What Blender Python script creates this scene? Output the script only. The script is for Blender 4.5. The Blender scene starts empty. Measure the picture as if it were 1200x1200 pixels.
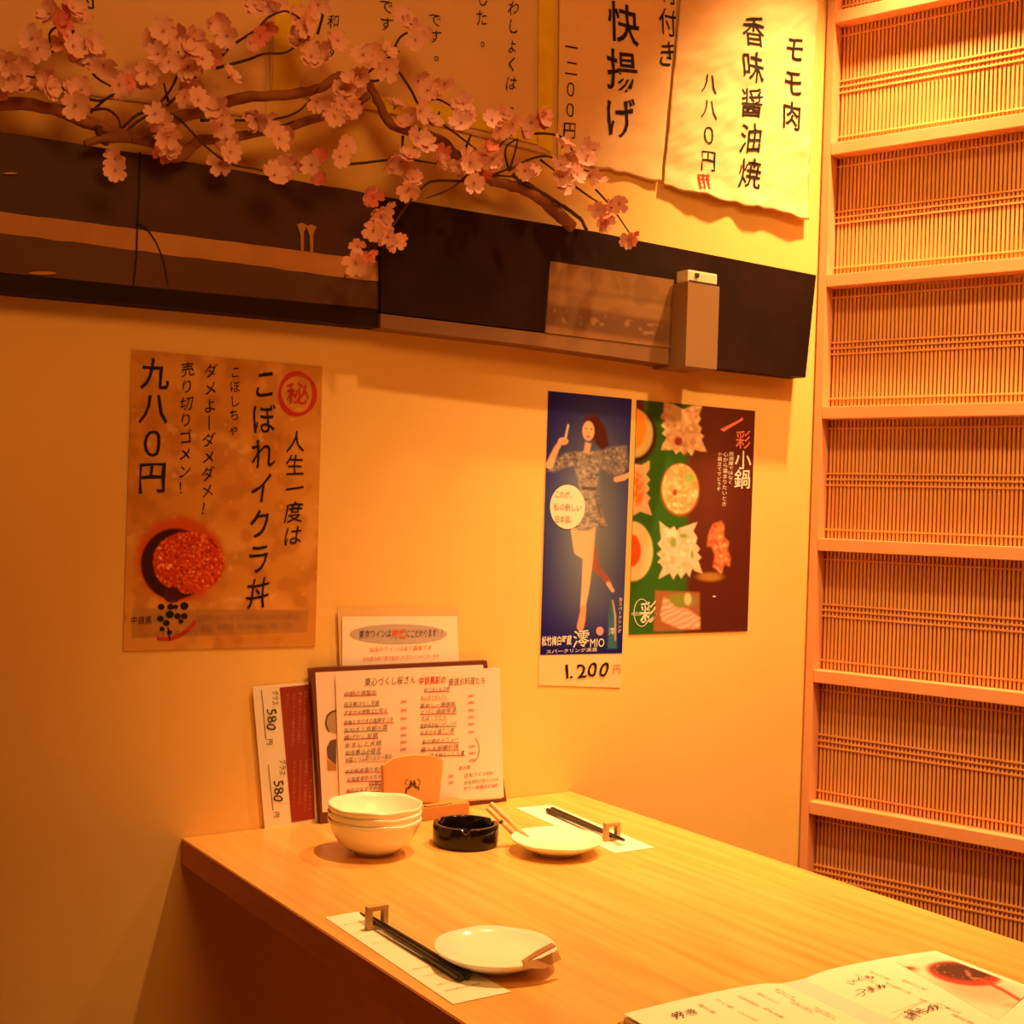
import bpy, bmesh, math, random
import numpy as np
from mathutils import Vector, Matrix
random.seed(7); rng=np.random.RandomState(5)
sc=bpy.context.scene; C=sc.collection

# ------------------------------------------------------------ camera, world, lights
FPX=1520.0; YAW,PITCH,ROLL=0.596050899,-0.004077028,0.032254468
D=1.78425739; ZC=1.20678; TZ=0.72
cy,sy=math.cos(YAW),math.sin(YAW); cp,sp=math.cos(PITCH),math.sin(PITCH)
F=np.array([sy*cp,cy*cp,sp]); RT=np.array([cy,-sy,0.0]); UP=np.cross(RT,F)
c_,s_=math.cos(ROLL),math.sin(ROLL); RT,UP=c_*RT+s_*UP,-s_*RT+c_*UP
CAM=np.array([0,0,ZC])
cd=bpy.data.cameras.new('camera'); cam=bpy.data.objects.new('camera',cd); C.objects.link(cam)
cd.sensor_width=36; cd.sensor_fit='HORIZONTAL'; cd.lens=FPX/1200*36; cd.clip_start=0.05
m=Matrix(((RT[0],UP[0],-F[0],0),(RT[1],UP[1],-F[1],0),(RT[2],UP[2],-F[2],ZC),(0,0,0,1)))
cam.matrix_world=m; sc.camera=cam
sc.view_settings.view_transform='Standard'; sc.view_settings.look='None'; sc.view_settings.gamma=1
sc.view_settings.use_curve_mapping=False
sc.view_settings.exposure=0.72
w=bpy.data.worlds.new('world'); sc.world=w; w.use_nodes=True
w.node_tree.nodes['Background'].inputs[0].default_value=(1,.36,.08,1)
w.node_tree.nodes['Background'].inputs[1].default_value=0.02
def spot(name,loc,target,power,color,size=.03,angle=110,blend=.6):
    l=bpy.data.lights.new(name,'SPOT'); l.energy=power; l.color=color; l.shadow_soft_size=size
    l.spot_size=math.radians(angle); l.spot_blend=blend
    o=bpy.data.objects.new(name,l); C.objects.link(o); o.location=loc
    o.rotation_euler=(Vector(target)-Vector(loc)).to_track_quat('-Z','Y').to_euler(); return o
def area(name,loc,target,power,color,sx,sy_):
    l=bpy.data.lights.new(name,'AREA'); l.energy=power; l.color=color; l.shape='RECTANGLE'; l.size=sx; l.size_y=sy_
    o=bpy.data.objects.new(name,l); C.objects.link(o); o.location=loc
    o.rotation_euler=(Vector(target)-Vector(loc)).to_track_quat('-Z','Y').to_euler(); return o
spot('table_spotlight',(1.12,1.20,2.60),(1.24,1.24,.72),92,(1,.53,.19),.025,66,.9)
spot('corner_spotlight',(1.84,1.45,2.62),(1.78,1.62,.7),142,(1,.54,.19),.03,72,1.0)
spot('right_fill_spot',(1.62,.62,2.60),(1.85,1.45,1.0),78,(1,.53,.17),.06,64,1.0)  # added fill to brighten the lower lattice and right side, no known fixture
area('room_fill',(.5,.1,2.6),(.9,1.5,1.2),13,(1,.42,.09),.9,.9)  # added warm ambient fill, lifts the dim left of the room

# ------------------------------------------------------------ projection helpers (photo pixel -> point on a real surface)
def rays(P):
    P=np.atleast_2d(np.asarray(P,float)); return F+((P[:,0]-600)/FPX)[:,None]*RT-((P[:,1]-600)/FPX)[:,None]*UP
class Plane:
    def __init__(s,p0,n,u,v):
        s.p0=np.array(p0,float); s.n=np.array(n,float)/np.linalg.norm(n); s.u=np.array(u,float)/np.linalg.norm(u); s.v=np.array(v,float)/np.linalg.norm(v)
    def __call__(s,P,off=0):
        r=rays(P); p0=s.p0+s.n*off; t=((p0-CAM)@s.n)/(r@s.n); return CAM+r*t[:,None]
def wallp(d=0): return Plane((0,D-d,0),(0,-1,0),(1,0,0),(0,0,1))
def tablep(h=0,rot=0): 
    a=rot; return Plane((0,0,TZ+h),(0,0,1),(math.cos(a),math.sin(a),0),(-math.sin(a),math.cos(a),0))
W0=wallp(0)

# ------------------------------------------------------------ materials
def lin(c): return tuple((x/12.92 if x<=.04045 else ((x+.055)/1.055)**2.4) for x in c)
def mat(name,col,rough=.6,spec=.5,noise=None,bump=None,metal=0,trans=0,coat=0,stretch=(1,1,1)):
    m=bpy.data.materials.new(name); m.use_nodes=True; nt=m.node_tree; b=nt.nodes['Principled BSDF']
    b.inputs['Base Color'].default_value=(*col,1); b.inputs['Roughness'].default_value=rough
    b.inputs['Specular IOR Level'].default_value=spec; b.inputs['Metallic'].default_value=metal
    b.inputs['Coat Weight'].default_value=coat; b.inputs['Coat Roughness'].default_value=.12
    if trans: b.inputs['Transmission Weight'].default_value=trans
    if noise or bump:
        tc=nt.nodes.new('ShaderNodeTexCoord'); mp=nt.nodes.new('ShaderNodeMapping'); mp.inputs['Scale'].default_value=stretch
        nt.links.new(tc.outputs['Object'],mp.inputs[0])
    if noise:
        sc_,col2,lo,hi=noise
        n=nt.nodes.new('ShaderNodeTexNoise'); n.inputs['Scale'].default_value=sc_; n.inputs['Detail'].default_value=6
        nt.links.new(mp.outputs[0],n.inputs['Vector'])
        r=nt.nodes.new('ShaderNodeValToRGB'); r.color_ramp.elements[0].position=lo; r.color_ramp.elements[1].position=hi
        r.color_ramp.elements[0].color=(*col,1); r.color_ramp.elements[1].color=(*col2,1)
        nt.links.new(n.outputs['Fac'],r.inputs[0]); nt.links.new(r.outputs[0],b.inputs['Base Color'])
    if bump:
        n2=nt.nodes.new('ShaderNodeTexNoise'); n2.inputs['Scale'].default_value=bump[0]; n2.inputs['Detail'].default_value=5
        nt.links.new(mp.outputs[0],n2.inputs['Vector'])
        bp=nt.nodes.new('ShaderNodeBump'); bp.inputs['Strength'].default_value=bump[1]; bp.inputs['Distance'].default_value=bump[2]
        nt.links.new(n2.outputs['Fac'],bp.inputs['Height']); nt.links.new(bp.outputs[0],b.inputs['Normal'])
    return m
def print_mat(name,rough=.35,spec=.5):
    m=mat(name,(1,1,1),rough,spec); nt=m.node_tree; a=nt.nodes.new('ShaderNodeAttribute'); a.attribute_name='print'
    nt.links.new(a.outputs['Color'],nt.nodes['Principled BSDF'].inputs['Base Color']); return m
M={}
M['wall']=mat('yellow_plaster',(.90,.60,.20),.85,.2,noise=(2.2,(.86,.55,.17),.35,.7),bump=(60,.15,.002))
M['ceil']=mat('ceiling_plaster',(.75,.6,.4),.9,.2,bump=(40,.1,.002),noise=(3,(.7,.55,.35),.3,.7))
M['floor']=mat('dark_floor_wood',(.16,.07,.03),.5,.4,noise=(4,(.10,.045,.02),.3,.7),stretch=(8,1,1))
M['table']=mat('table_wood',(.84,.47,.13),.32,.45,noise=(7,(.70,.34,.08),.35,.68),stretch=(9,.5,1),coat=.15)
M['table_edge']=mat('table_edge_wood',(.52,.20,.07),.5,.4,noise=(9,(.44,.16,.05),.3,.7),stretch=(1,1,12))
M['lattice']=mat('lattice_wood',(.84,.40,.20),.55,.3,noise=(9,(.77,.345,.15),.3,.7),stretch=(1,1,1))
M['slat']=mat('slat_wood',(.84,.44,.17),.55,.3,noise=(14,(.75,.37,.135),.3,.7))
M['backing']=mat('backing_wood',(.60,.27,.08),.7,.2,noise=(6,(.52,.22,.06),.3,.7))
M['black_board']=mat('black_lacquer_board',(.014,.005,.003),.55,.15,noise=(12,(.024,.008,.005),.3,.7),bump=(40,.1,.001))
M['brown_board']=mat('brown_grey_board',(.085,.034,.018),.6,.3,noise=(9,(.065,.024,.012),.3,.7),bump=(40,.15,.001))
M['brown_board2']=mat('mid_brown_board',(.13,.055,.024),.6,.3,noise=(9,(.10,.04,.018),.3,.7))
M['brown_strip']=mat('brown_strip_paint',(.24,.11,.04),.6,.3,noise=(9,(.18,.08,.03),.3,.7))
M['stripe']=mat('ochre_stripe',(.55,.27,.085),.6,.3,noise=(14,(.44,.20,.06),.35,.7))
M['metal_box']=mat('tan_metal_box',(.27,.15,.06),.5,.4,noise=(5,(.24,.13,.055),.3,.7))
M['cap']=mat('pale_plastic_cap',(.75,.62,.40),.35,.5)
M['ink']=mat('black_ink',(.018,.012,.01),.6,.2)
M['ink2']=mat('brown_ink',(.10,.05,.03),.6,.2)
M['pen']=mat('pen_ink',(.22,.13,.07),.6,.2)
M['faint']=mat('faint_ink',(.42,.20,.12),.6,.2)
M['red_ink']=mat('red_ink',(.55,.035,.03),.6,.2)
M['green_ink']=mat('green_ink',(.20,.30,.08),.6,.2)
M['yellow_ink']=mat('yellow_ink',(.80,.55,.08),.6,.2)
M['white_ink']=mat('white_ink',(.86,.80,.72),.6,.2)
M['gold']=mat('gold_paper',(.90,.66,.02),.35,.5,noise=(18,(.78,.52,.015),.35,.7))
M['washi']=mat('washi_paper',(.90,.62,.32),.8,.2,noise=(14,(.86,.57,.28),.35,.7),bump=(14,.4,.004))
M['washi2']=mat('old_paper',(.86,.58,.30),.8,.2,noise=(3,(.78,.50,.24),.35,.7),bump=(8,.2,.003))
M['paper']=mat('white_paper',(.88,.80,.70),.7,.3,bump=(20,.06,.001))
M['laminate']=mat('laminated_white_sheet',(.90,.72,.66),.3,.5,bump=(9,.05,.002))
M['slip']=mat('cream_slip_paper',(.95,.92,.72),.75,.3,bump=(20,.06,.001))
M['brown_cover']=mat('brown_menu_cover',(.14,.035,.02),.4,.5,bump=(90,.2,.001))
M['maroon']=mat('maroon_print',(.34,.028,.02),.35,.5,noise=(5,(.24,.02,.015),.35,.7))
M['ceramic']=mat('cream_ceramic',(.96,.95,.78),.14,.55,coat=.4)
M['black_glass']=mat('black_glass',(.006,.004,.004),.04,.45,coat=.0)
M['chop']=mat('black_lacquer_chopstick',(.025,.02,.012),.25,.5)
M['holder']=mat('holder_wood',(.72,.38,.12),.5,.4,noise=(12,(.62,.29,.08),.35,.7),stretch=(1,1,.15))
M['holder2']=mat('holder_base_wood',(.58,.27,.08),.45,.4,noise=(16,(.42,.17,.045),.35,.7),stretch=(.15,1,1))
M['rest']=mat('rest_wood',(.62,.38,.16),.45,.4,noise=(20,(.52,.29,.11),.35,.7))
M['bamboo']=mat('bamboo_strip',(.80,.60,.30),.45,.4,noise=(20,(.70,.48,.22),.35,.7),stretch=(8,1,1))
M['dark_bamboo']=mat('brown_bamboo_strip',(.55,.28,.12),.45,.4,noise=(20,(.42,.2,.08),.35,.7))
M['branch']=mat('brown_branch_bark',(.24,.085,.035),.7,.3,noise=(22,(.36,.14,.055),.4,.65),bump=(120,.5,.002))
M['twig']=mat('dark_twig',(.07,.028,.015),.7,.3,noise=(22,(.11,.045,.02),.4,.65))
M['petal']=mat('pink_petal',(.98,.62,.56),.6,.2,noise=(30,(.96,.50,.44),.4,.65))
M['petal_deep']=mat('deep_pink_petal',(.88,.30,.25),.6,.2,noise=(30,(.80,.22,.18),.4,.65))
M['stamen']=mat('red_stamen',(.55,.12,.08),.7,.2)
for k in ('petal','petal_deep'):
    nt=M[k].node_tree; b=nt.nodes['Principled BSDF']
    b.inputs['Subsurface Weight'].default_value=.0
M['print']=print_mat('poster_print',.42,.2)
M['print_matte']=print_mat('book_print',.5,.3)
M['plug']=mat('dark_socket',(.03,.02,.01),.6,.3)

# ------------------------------------------------------------ object helpers
def link(name,mesh,parent=None,kind=None,label=None):
    o=bpy.data.objects.new(name,mesh); C.objects.link(o)
    if parent is not None: o.parent=parent
    if kind: o['kind']=kind
    if label: o['label']=label
    return o
def tag(o,label,cat,group=None):
    o['label']=label; o['category']=cat
    if group: o['group']=group
    return o
def empty(name,loc,label=None,cat=None,group=None,rz=0):
    o=bpy.data.objects.new(name,None); C.objects.link(o); o.location=loc; o.rotation_euler=(0,0,rz); o.empty_display_size=.05
    if label: tag(o,label,cat,group)
    return o
def mesh_of(name,V,Fc,mats,fm=None,smooth=False):
    me=bpy.data.meshes.new(name); me.from_pydata([tuple(map(float,v)) for v in V],[],[tuple(f) for f in Fc])
    for x in (mats if isinstance(mats,(list,tuple)) else [mats]): me.materials.append(x)
    if fm is not None: me.polygons.foreach_set('material_index',fm)
    if smooth: me.polygons.foreach_set('use_smooth',[True]*len(Fc))
    me.update(); return me
def local(o,V):
    """world points -> local points of an (unrotated) empty"""
    return np.asarray(V)-np.array(o.location)[None,:] if o is not None else np.asarray(V)
class G:
    def __init__(s): s.V=[]; s.F=[]
    def add(s,V,Fc):
        n=len(s.V); s.V+= [tuple(map(float,v)) for v in V]; s.F+=[tuple(i+n for i in f) for f in Fc]; return s
    def box(s,a,b):
        x0,y0,z0=a; x1,y1,z1=b
        return s.add([(x0,y0,z0),(x1,y0,z0),(x1,y1,z0),(x0,y1,z0),(x0,y0,z1),(x1,y0,z1),(x1,y1,z1),(x0,y1,z1)],
              [(0,3,2,1),(4,5,6,7),(0,1,5,4),(1,2,6,5),(2,3,7,6),(3,0,4,7)])
    def prism(s,A,B):
        """A: front loop, B: back loop"""
        n=len(A); return s.add(list(A)+list(B),[tuple(range(n)),tuple(range(2*n-1,n-1,-1))]+[(i,i+n,(i+1)%n+n,(i+1)%n) for i in range(n)])
    def tube(s,P,R,k=8,caps=True):
        P=[Vector(p) for p in P]; rings=[]; prev=None; V=[]
        for i,p in enumerate(P):
            t=(P[min(i+1,len(P)-1)]-P[max(i-1,0)]).normalized()
            if prev is None: a=t.orthogonal().normalized()
            else: a=(prev-t*prev.dot(t)).normalized()
            prev=a; b=t.cross(a)
            r=R[i] if hasattr(R,'__len__') else R
            for j in range(k):
                an=2*math.pi*j/k; V.append(p+(a*math.cos(an)+b*math.sin(an))*r)
        Fc=[]
        for i in range(len(P)-1):
            for j in range(k): Fc.append((i*k+j,i*k+(j+1)%k,(i+1)*k+(j+1)%k,(i+1)*k+j))
        if caps: Fc.append(tuple(range(k-1,-1,-1))); Fc.append(tuple(range((len(P)-1)*k,len(P)*k)))
        return s.add(V,Fc)
    def build(s,name,mats,parent=None,smooth=False,bevel=0,kind=None,label=None,world=True):
        V=np.array(s.V)
        if parent is not None and world: V=local(parent,V)
        me=mesh_of(name,V,s.F,mats,smooth=smooth)
        bm=bmesh.new(); bm.from_mesh(me); bmesh.ops.recalc_face_normals(bm,faces=bm.faces)
        if bevel: bmesh.ops.bevel(bm,geom=[e for e in bm.edges if len(e.link_faces)==2 and e.calc_face_angle(0)>.5],offset=bevel,segments=2,affect='EDGES',profile=.7)
        bm.to_mesh(me); bm.free()
        return link(name,me,parent,kind,label)
def struct(name,o): o['kind']='structure'; return o
def lathe(prof,k=64,wave=None):
    V=[];Fc=[]
    for i,(r,z) in enumerate(prof):
        for j in range(k):
            a=2*math.pi*j/k; rr=r
            zz=z
            if wave: rr,zz=wave(r,z,a,i)
            V.append((rr*math.cos(a),rr*math.sin(a),zz))
    n=len(prof)
    for i in range(n-1):
        for j in range(k): Fc.append((i*k+j,i*k+(j+1)%k,(i+1)*k+(j+1)%k,(i+1)*k+j))
    Fc.append(tuple(range(k-1,-1,-1))); Fc.append(tuple(range((n-1)*k,n*k)))
    return V,Fc

# ------------------------------------------------------------ lettering
_gl={}; RES=[2]
def glyph(ch,bold=.0):
    key=(ch,bold)
    if key in _gl: return _gl[key]
    cu=bpy.data.curves.new('t','FONT'); cu.body=ch; cu.size=1; cu.resolution_u=RES[0]; cu.offset=bold
    o=bpy.data.objects.new('t',cu); C.objects.link(o)
    dg=bpy.context.evaluated_depsgraph_get(); dg.update(); me=o.evaluated_get(dg).to_mesh()
    V=np.array([(v.co.x,v.co.y) for v in me.vertices]) if len(me.vertices) else np.zeros((0,2))
    Fc=[tuple(p.vertices) for p in me.polygons]
    o.evaluated_get(dg).to_mesh_clear(); bpy.data.objects.remove(o); bpy.data.curves.remove(cu)
    _gl[key]=(V,Fc); return V,Fc
VERT={'ー':'丨','〜':'～'}
def brush(V,amt,seed):
    if len(V)==0: return V
    r=np.random.RandomState(seed); a,b=r.rand(2)*6
    x,y=V[:,0],V[:,1]
    X=x+amt*np.sin(y*5+a)*.5+amt*.12*np.sin(x*17+y*23+b); Y=y+amt*np.sin(x*5+b)*.4+amt*1.6*(x-.5)+amt*.12*np.sin(x*21-y*19+a)
    return np.stack([X,Y],1)
class Ink:
    """collects flat print on one plane; px boxes give where each run sits on the sheet"""
    def __init__(s,plane,off=.0006,disp=None): s.pl=plane; s.off=off; s.V=[]; s.F=[]; s.cut=[]; s.disp=disp
    def frame(s,box):
        x0,y0,x1,y1=box; cx,cy2=(x0+x1)/2,(y0+y1)/2
        P=s.pl([(cx,cy2),(x0,cy2),(x1,cy2),(cx,y0),(cx,y1)],s.off)
        wu=abs((P[2]-P[1])@s.pl.u); hv=abs((P[3]-P[4])@s.pl.v)
        wv=abs((P[3]-P[4])@s.pl.u); return P[0],wu,hv
    def put(s,UV,Fc,c,u=None,v=None):
        u=s.pl.u if u is None else u; v=s.pl.v if v is None else v
        n=len(s.V); s.cut.append((n,len(s.F)))
        for a,b in UV: s.V.append(c+u*a+v*b)
        s.F+=[tuple(i+n for i in f) for f in Fc]
    def col(s,text,box,bold=.01,amt=.05,fill=.9):
        """vertical column"""
        c,wu,hv=s.frame(box); n=len(text); ch=hv/n
        for i,t in enumerate(text):
            if t==' ': continue
            V,Fc=glyph(VERT.get(t,t),bold)
            if len(V)==0: continue
            V=brush(V,amt,hash_(t,i))
            sx=wu*fill; sy2=ch*fill
            X=(V[:,0]-.5)*sx; Y=(V[:,1]-.36)*sy2+(n/2-i-.5)*ch
            if t in '。、': X=X+sx*.45
            s.put(np.stack([X,Y],1),Fc,c)
        return s
    def row(s,text,box,bold=.01,amt=.05,rot=0):
        c,wu,hv=s.frame(box)
        if rot: wu,hv=hv,wu
        adv=[(.3 if t in ' .' else glyph(t,bold)[0][:,0].max()+.09) if ord(t)<128 else 1.0 for t in text]; tot=sum(adv); sx=wu/tot; x=-tot/2
        u,v=s.pl.u,s.pl.v
        if rot: u,v=-s.pl.v,s.pl.u      # reads downward
        for i,t in enumerate(text):
            if t!=' ':
                V,Fc=glyph(t,bold)
                if len(V):
                    V=brush(V,amt,hash_(t,i))
                    s.put(np.stack([(V[:,0]+x)*sx,(V[:,1]-.36)*hv],1),Fc,c,u,v)
            x+=adv[i]
        return s
    def poly(s,px):
        P=s.pl(px,s.off); n=len(s.V); s.cut.append((n,len(s.F))); s.V+=list(P); s.F.append(tuple(range(n,n+len(px)))); return s
    def line(s,a,b,wd=1.0):
        a=np.array(a,float);b=np.array(b,float);d=b-a;d/=np.linalg.norm(d);q=np.array([-d[1],d[0]])*wd/2
        return s.poly([a+q,b+q,b-q,a-q])
    def ring(s,cx,cy2,rx,ry,wd,a0=0,a1=360,k=40,jit=0):
        o=[];i_=[]
        for t in range(k+1):
            a=math.radians(a0+(a1-a0)*t/k); ww=wd*(1+jit*math.sin(3*a+1))
            o.append((cx+(rx+ww/2)*math.cos(a),cy2+(ry+ww/2)*math.sin(a))); i_.append((cx+(rx-ww/2)*math.cos(a),cy2+(ry-ww/2)*math.sin(a)))
        P=s.pl(o+i_,s.off); n=len(s.V); s.cut.append((n,len(s.F))); s.V+=list(P); m_=k+1
        s.F+=[(n+t,n+t+1,n+m_+t+1,n+m_+t) for t in range(k)]; return s
    def disc(s,cx,cy2,rx,ry,k=28):
        return s.poly([(cx+rx*math.cos(2*math.pi*t/k),cy2+ry*math.sin(2*math.pi*t/k)) for t in range(k)])
    def build(s,m,parent,name='lettering',label=None,each=False):
        if not s.V: return None
        V=np.array(s.V)
        if s.disp is not None:
            r=V-CAM; z=r@F; X=600+FPX*(r@RT)/z; Y=600-FPX*(r@UP)/z; V[:,1]=D-s.disp(X,Y)-.0009
        V=local(parent,V)
        if not each: return link(name,mesh_of(name,V,s.F,m),parent,'stuff' if len(s.cut)>1 and not name in WHOLE else None,label)
        cuts=s.cut+[(len(V),len(s.F))]
        for (a,fa),(b,fb) in zip(cuts[:-1],cuts[1:]):
            c=V[a:b].mean(0); o=link(name,mesh_of(name,V[a:b]-c,[tuple(i-a for i in f) for f in s.F[fa:fb]],m),parent,None,label); o.location=c
WHOLE={'crest_mark','seal_mark','seam_line','printed_teapot'}
def hash_(t,i): return (ord(t)*31+i*7)%9973
def sheet(pl,px,thick,name,m,parent=None,bevel=0,sub=0):
    """thin solid sheet whose front face lies on the plane"""
    A=pl(px); B=A-pl.n*thick
    g=G().prism(A,B); return g.build(name,m,parent)

# ------------------------------------------------------------ printed pictures as colour attribute on a fine flat grid
def vnoise(X,Y,s,seed=0):
    r=np.random.RandomState(seed); T=r.rand(64,64); x=X/s; y=Y/s; xi=np.floor(x).astype(int); yi=np.floor(y).astype(int); fx=x-xi; fy=y-yi
    fx=fx*fx*(3-2*fx); fy=fy*fy*(3-2*fy); g=lambda a,b:T[a%64,b%64]
    return (g(xi,yi)*(1-fx)+g(xi+1,yi)*fx)*(1-fy)+(g(xi,yi+1)*(1-fx)+g(xi+1,yi+1)*fx)*fy
def cloud(X,Y,s,seed=0): return np.clip(.5+1.35*(.5*vnoise(X,Y,s,seed)+.5*vnoise(.8*X+.6*Y+300,.8*Y-.6*X+900,s*.8,seed+50)-.5),0,1)
def sm(e0,e1,x): t=np.clip((x-e0)/(e1-e0),0,1); return t*t*(3-2*t)
class Paint:
    def __init__(s,X,Y): s.X=X;s.Y=Y; s.C=np.zeros(X.shape+(3,))
    def fill(s,c,m=None):
        c=np.asarray(c,float)
        if m is None: s.C[:]=c
        else: s.C=s.C*(1-m[...,None])+c*m[...,None]
    def ell(s,cx,cy2,rx,ry,soft=.12,rot=0):
        dx=s.X-cx;dy=s.Y-cy2;a=math.radians(rot);x=dx*math.cos(a)+dy*math.sin(a);y=-dx*math.sin(a)+dy*math.cos(a)
        return 1-sm(1-soft,1+soft,np.sqrt((x/rx)**2+(y/ry)**2))
    def poly(s,P,soft=1.0):
        P=np.array(P,float); X,Y=s.X,s.Y; ins=np.zeros(X.shape,bool); dmin=np.full(X.shape,1e9)
        for i in range(len(P)):
            x1,y1=P[i]; x2,y2=P[(i+1)%len(P)]
            cond=((y1>Y)!=(y2>Y)); xx=(x2-x1)*(Y-y1)/((y2-y1) if y2!=y1 else 1e-9)+x1
            ins^=cond&(X<xx)
            L=(x2-x1)**2+(y2-y1)**2+1e-9; t=np.clip(((X-x1)*(x2-x1)+(Y-y1)*(y2-y1))/L,0,1)
            dmin=np.minimum(dmin,np.hypot(X-x1-t*(x2-x1),Y-y1-t*(y2-y1)))
        sd=np.where(ins,dmin,-dmin); return sm(-soft,soft,sd)
    def limb(s,pts,rad,soft=.8):
        m=np.zeros(s.X.shape)
        for i in range(len(pts)-1):
            (x1,y1),(x2,y2)=pts[i],pts[i+1]; L=(x2-x1)**2+(y2-y1)**2
            t=np.clip(((s.X-x1)*(x2-x1)+(s.Y-y1)*(y2-y1))/L,0,1); r=rad[i]+(rad[i+1]-rad[i])*t
            m=np.maximum(m,1-sm(-soft,soft,np.hypot(s.X-x1-t*(x2-x1),s.Y-y1-t*(y2-y1))-r))
        return m
def picture(pl,corners,step,paintfn,m,parent,name='printed_picture',off=.0004):
    TL,TR,BR,BL=[np.array(c,float) for c in corners]
    nx=int(max(np.linalg.norm(TR-TL),np.linalg.norm(BR-BL))/step)+1; ny=int(max(np.linalg.norm(BL-TL),np.linalg.norm(BR-TR))/step)+1
    u=np.linspace(0,1,nx)[None,:,None]; v=np.linspace(0,1,ny)[:,None,None]
    P=(TL*(1-u)+TR*u)*(1-v)+(BL*(1-u)+BR*u)*v
    p=Paint(P[...,0],P[...,1]); paintfn(p)
    V=local(parent,pl(P.reshape(-1,2),off))
    idx=np.arange(nx*ny).reshape(ny,nx); q=np.stack([idx[:-1,:-1],idx[1:,:-1],idx[1:,1:],idx[:-1,1:]],-1).reshape(-1,4)
    me=bpy.data.meshes.new(name); me.from_pydata(V.tolist(),[],q.tolist()); me.materials.append(m)
    at=me.color_attributes.new('print','FLOAT_COLOR','POINT')
    col=np.ones((nx*ny,4),np.float32); col[:,:3]=np.clip(p.C.reshape(-1,3),0,1); at.data.foreach_set('color',col.ravel()); me.update()
    return link(name,me,parent)

# ============================================================ SETTING
def slab(name,a,b,m): o=G().box(a,b).build(name,m); o['kind']='structure'; return o
PH=.308794623; PX0=1.07248662*D
slab('wall_back',(-1.4,D,0),(PX0+.75,D+.1,2.7),M['wall'])
slab('wall_left',(-1.5,-1.5,0),(-1.4,D+.1,2.7),M['wall'])
slab('wall_front',(-1.5,-1.6,0),(3.4,-1.5,2.7),M['wall'])
slab('wall_right',(3.3,-1.5,0),(3.4,D+.1,2.7),M['wall'])
slab('floor',(-1.5,-1.6,-.1),(3.4,D+.1,0),M['floor'])
slab('ceiling',(-1.5,-1.6,2.7),(3.4,D+.1,2.8),M['ceil'])

# ============================================================ TABLE
TX0,TX1,TY0=.660,1.350,.56
tb=empty('dining_table',((TX0+TX1)/2,(TY0+D)/2,0),'light wooden restaurant table with its end against the yellow wall','table')
g=G().box((TX0,TY0,TZ-.037),(TX1,D-.001,TZ)); g.build('tabletop',M['table'],tb,bevel=.0015)
G().box((TX0-.0012,TY0,TZ-.036),(TX0,D-.002,TZ-.0015)).build('edge_band',M['table_edge'],tb,label='darker red-brown edge strip of the tabletop')
G().box((1.02,.9,.03),(1.10,1.3,TZ-.037)).build('pedestal',M['table_edge'],tb,bevel=.004)
G().box((.85,.75,0),(1.25,1.45,.03)).build('base_plate',M['table_edge'],tb,bevel=.004)

# ============================================================ LATTICE PARTITION
def partition():
    rt=empty('lattice_partition',(PX0,D,0),'tall pale wooden lattice partition with fine vertical slats between shelf-like rails','partition',rz=math.atan2(-math.cos(PH),math.sin(PH)))
    L=1.25; DEP=.032; ST=.022
    def bx(a,b,name,m,bev=.001,kind=None): return G().box(a,b).build(name,m,rt,bevel=bev,kind=kind,world=False)
    bx((0.006,0,0),(ST,DEP+.012,2.69),'stile',M['lattice']); bx((L-ST,0,0),(L,DEP+.012,2.69),'stile',M['lattice'])
    z0=2.171; P=.2577; RH=.024
    rails=[z0-P*k for k in range(-1,9)]+[.005]
    for z in rails:
        bx((ST+.0006,0.0,z),(L-ST-.0006,DEP+.006,z+RH),'rail',M['lattice'],.0015)
    bx((ST,DEP+.012,.01),(L-ST,DEP+.018,2.68),'backing_panel',M['backing'],0)
    pitch=.0078; sw=.0044
    for i in range(len(rails)-1):
        top=rails[i]; bot=rails[i+1]+RH; hgt=top-bot
        g=G(); x=ST+.005
        while x<L-ST-.006:
            g.box((x,DEP,bot+.0003),(x+sw,DEP+.004,top-.0003)); x+=pitch
        g.build('vertical_slats',M['slat'],rt,kind='stuff',world=False)
        for zz in (top-.017,bot+hgt*.5+.0115,bot+hgt*.5,bot+hgt*.5-.0115,bot+.018):
            bx((ST+.0005,DEP-.002,zz-.0017),(L-ST-.0005,DEP,zz+.0017),'cross_lath',M['slat'],0)
    return rt
partition()

# ============================================================ WALL BOARDS
def board(pts_px,d_list,name,m,parent,back=.0005,bevel=0,label=None,zoff=0):
    A=[]
    for p,d in zip(pts_px,d_list): A.append(wallp(d)([p])[0])
    A=np.array(A); B=A.copy(); B[:,1]=D-back if back is not None else B[:,1]
    return G().prism(A,B).build(name,m,parent,bevel=bevel,label=label)
LB=empty('decorated_wall_board',(.6,D-.001,1.46),'grey-brown board with an ochre stripe running along the left of the wall','wall board')
d=.034
def jag(p0,p1,n,a,seed):
    r=np.random.RandomState(seed); out=[]
    for i in range(n+1):
        t=i/n; out.append((p0[0]+(p1[0]-p0[0])*t,p0[1]+(p1[1]-p0[1])*t+(r.rand()-.5)*a))
    return out
def strip(top,bot,dd,name,m,par,back,label=None):
    P=top+bot[::-1]; return board(P,[dd]*len(P),name,m,par,back,label=label)
top=jag((-60,146),(163,180),10,2.2,1)+jag((163,180),(446,229),14,2.2,2)[1:]
strip(top,[(-60,313),(0,320),(200,340),(444.5,363)],d,'panel',M['brown_board'],LB,.0005)
st=jag((-60,240),(444,306),24,1.2,3); sb=jag((-60,265),(443.5,330),24,1.6,4)
strip(st,sb,d+.0012,'ochre_stripe',M['stripe'],LB,d+.0002,'ochre horizontal stripe')
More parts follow.
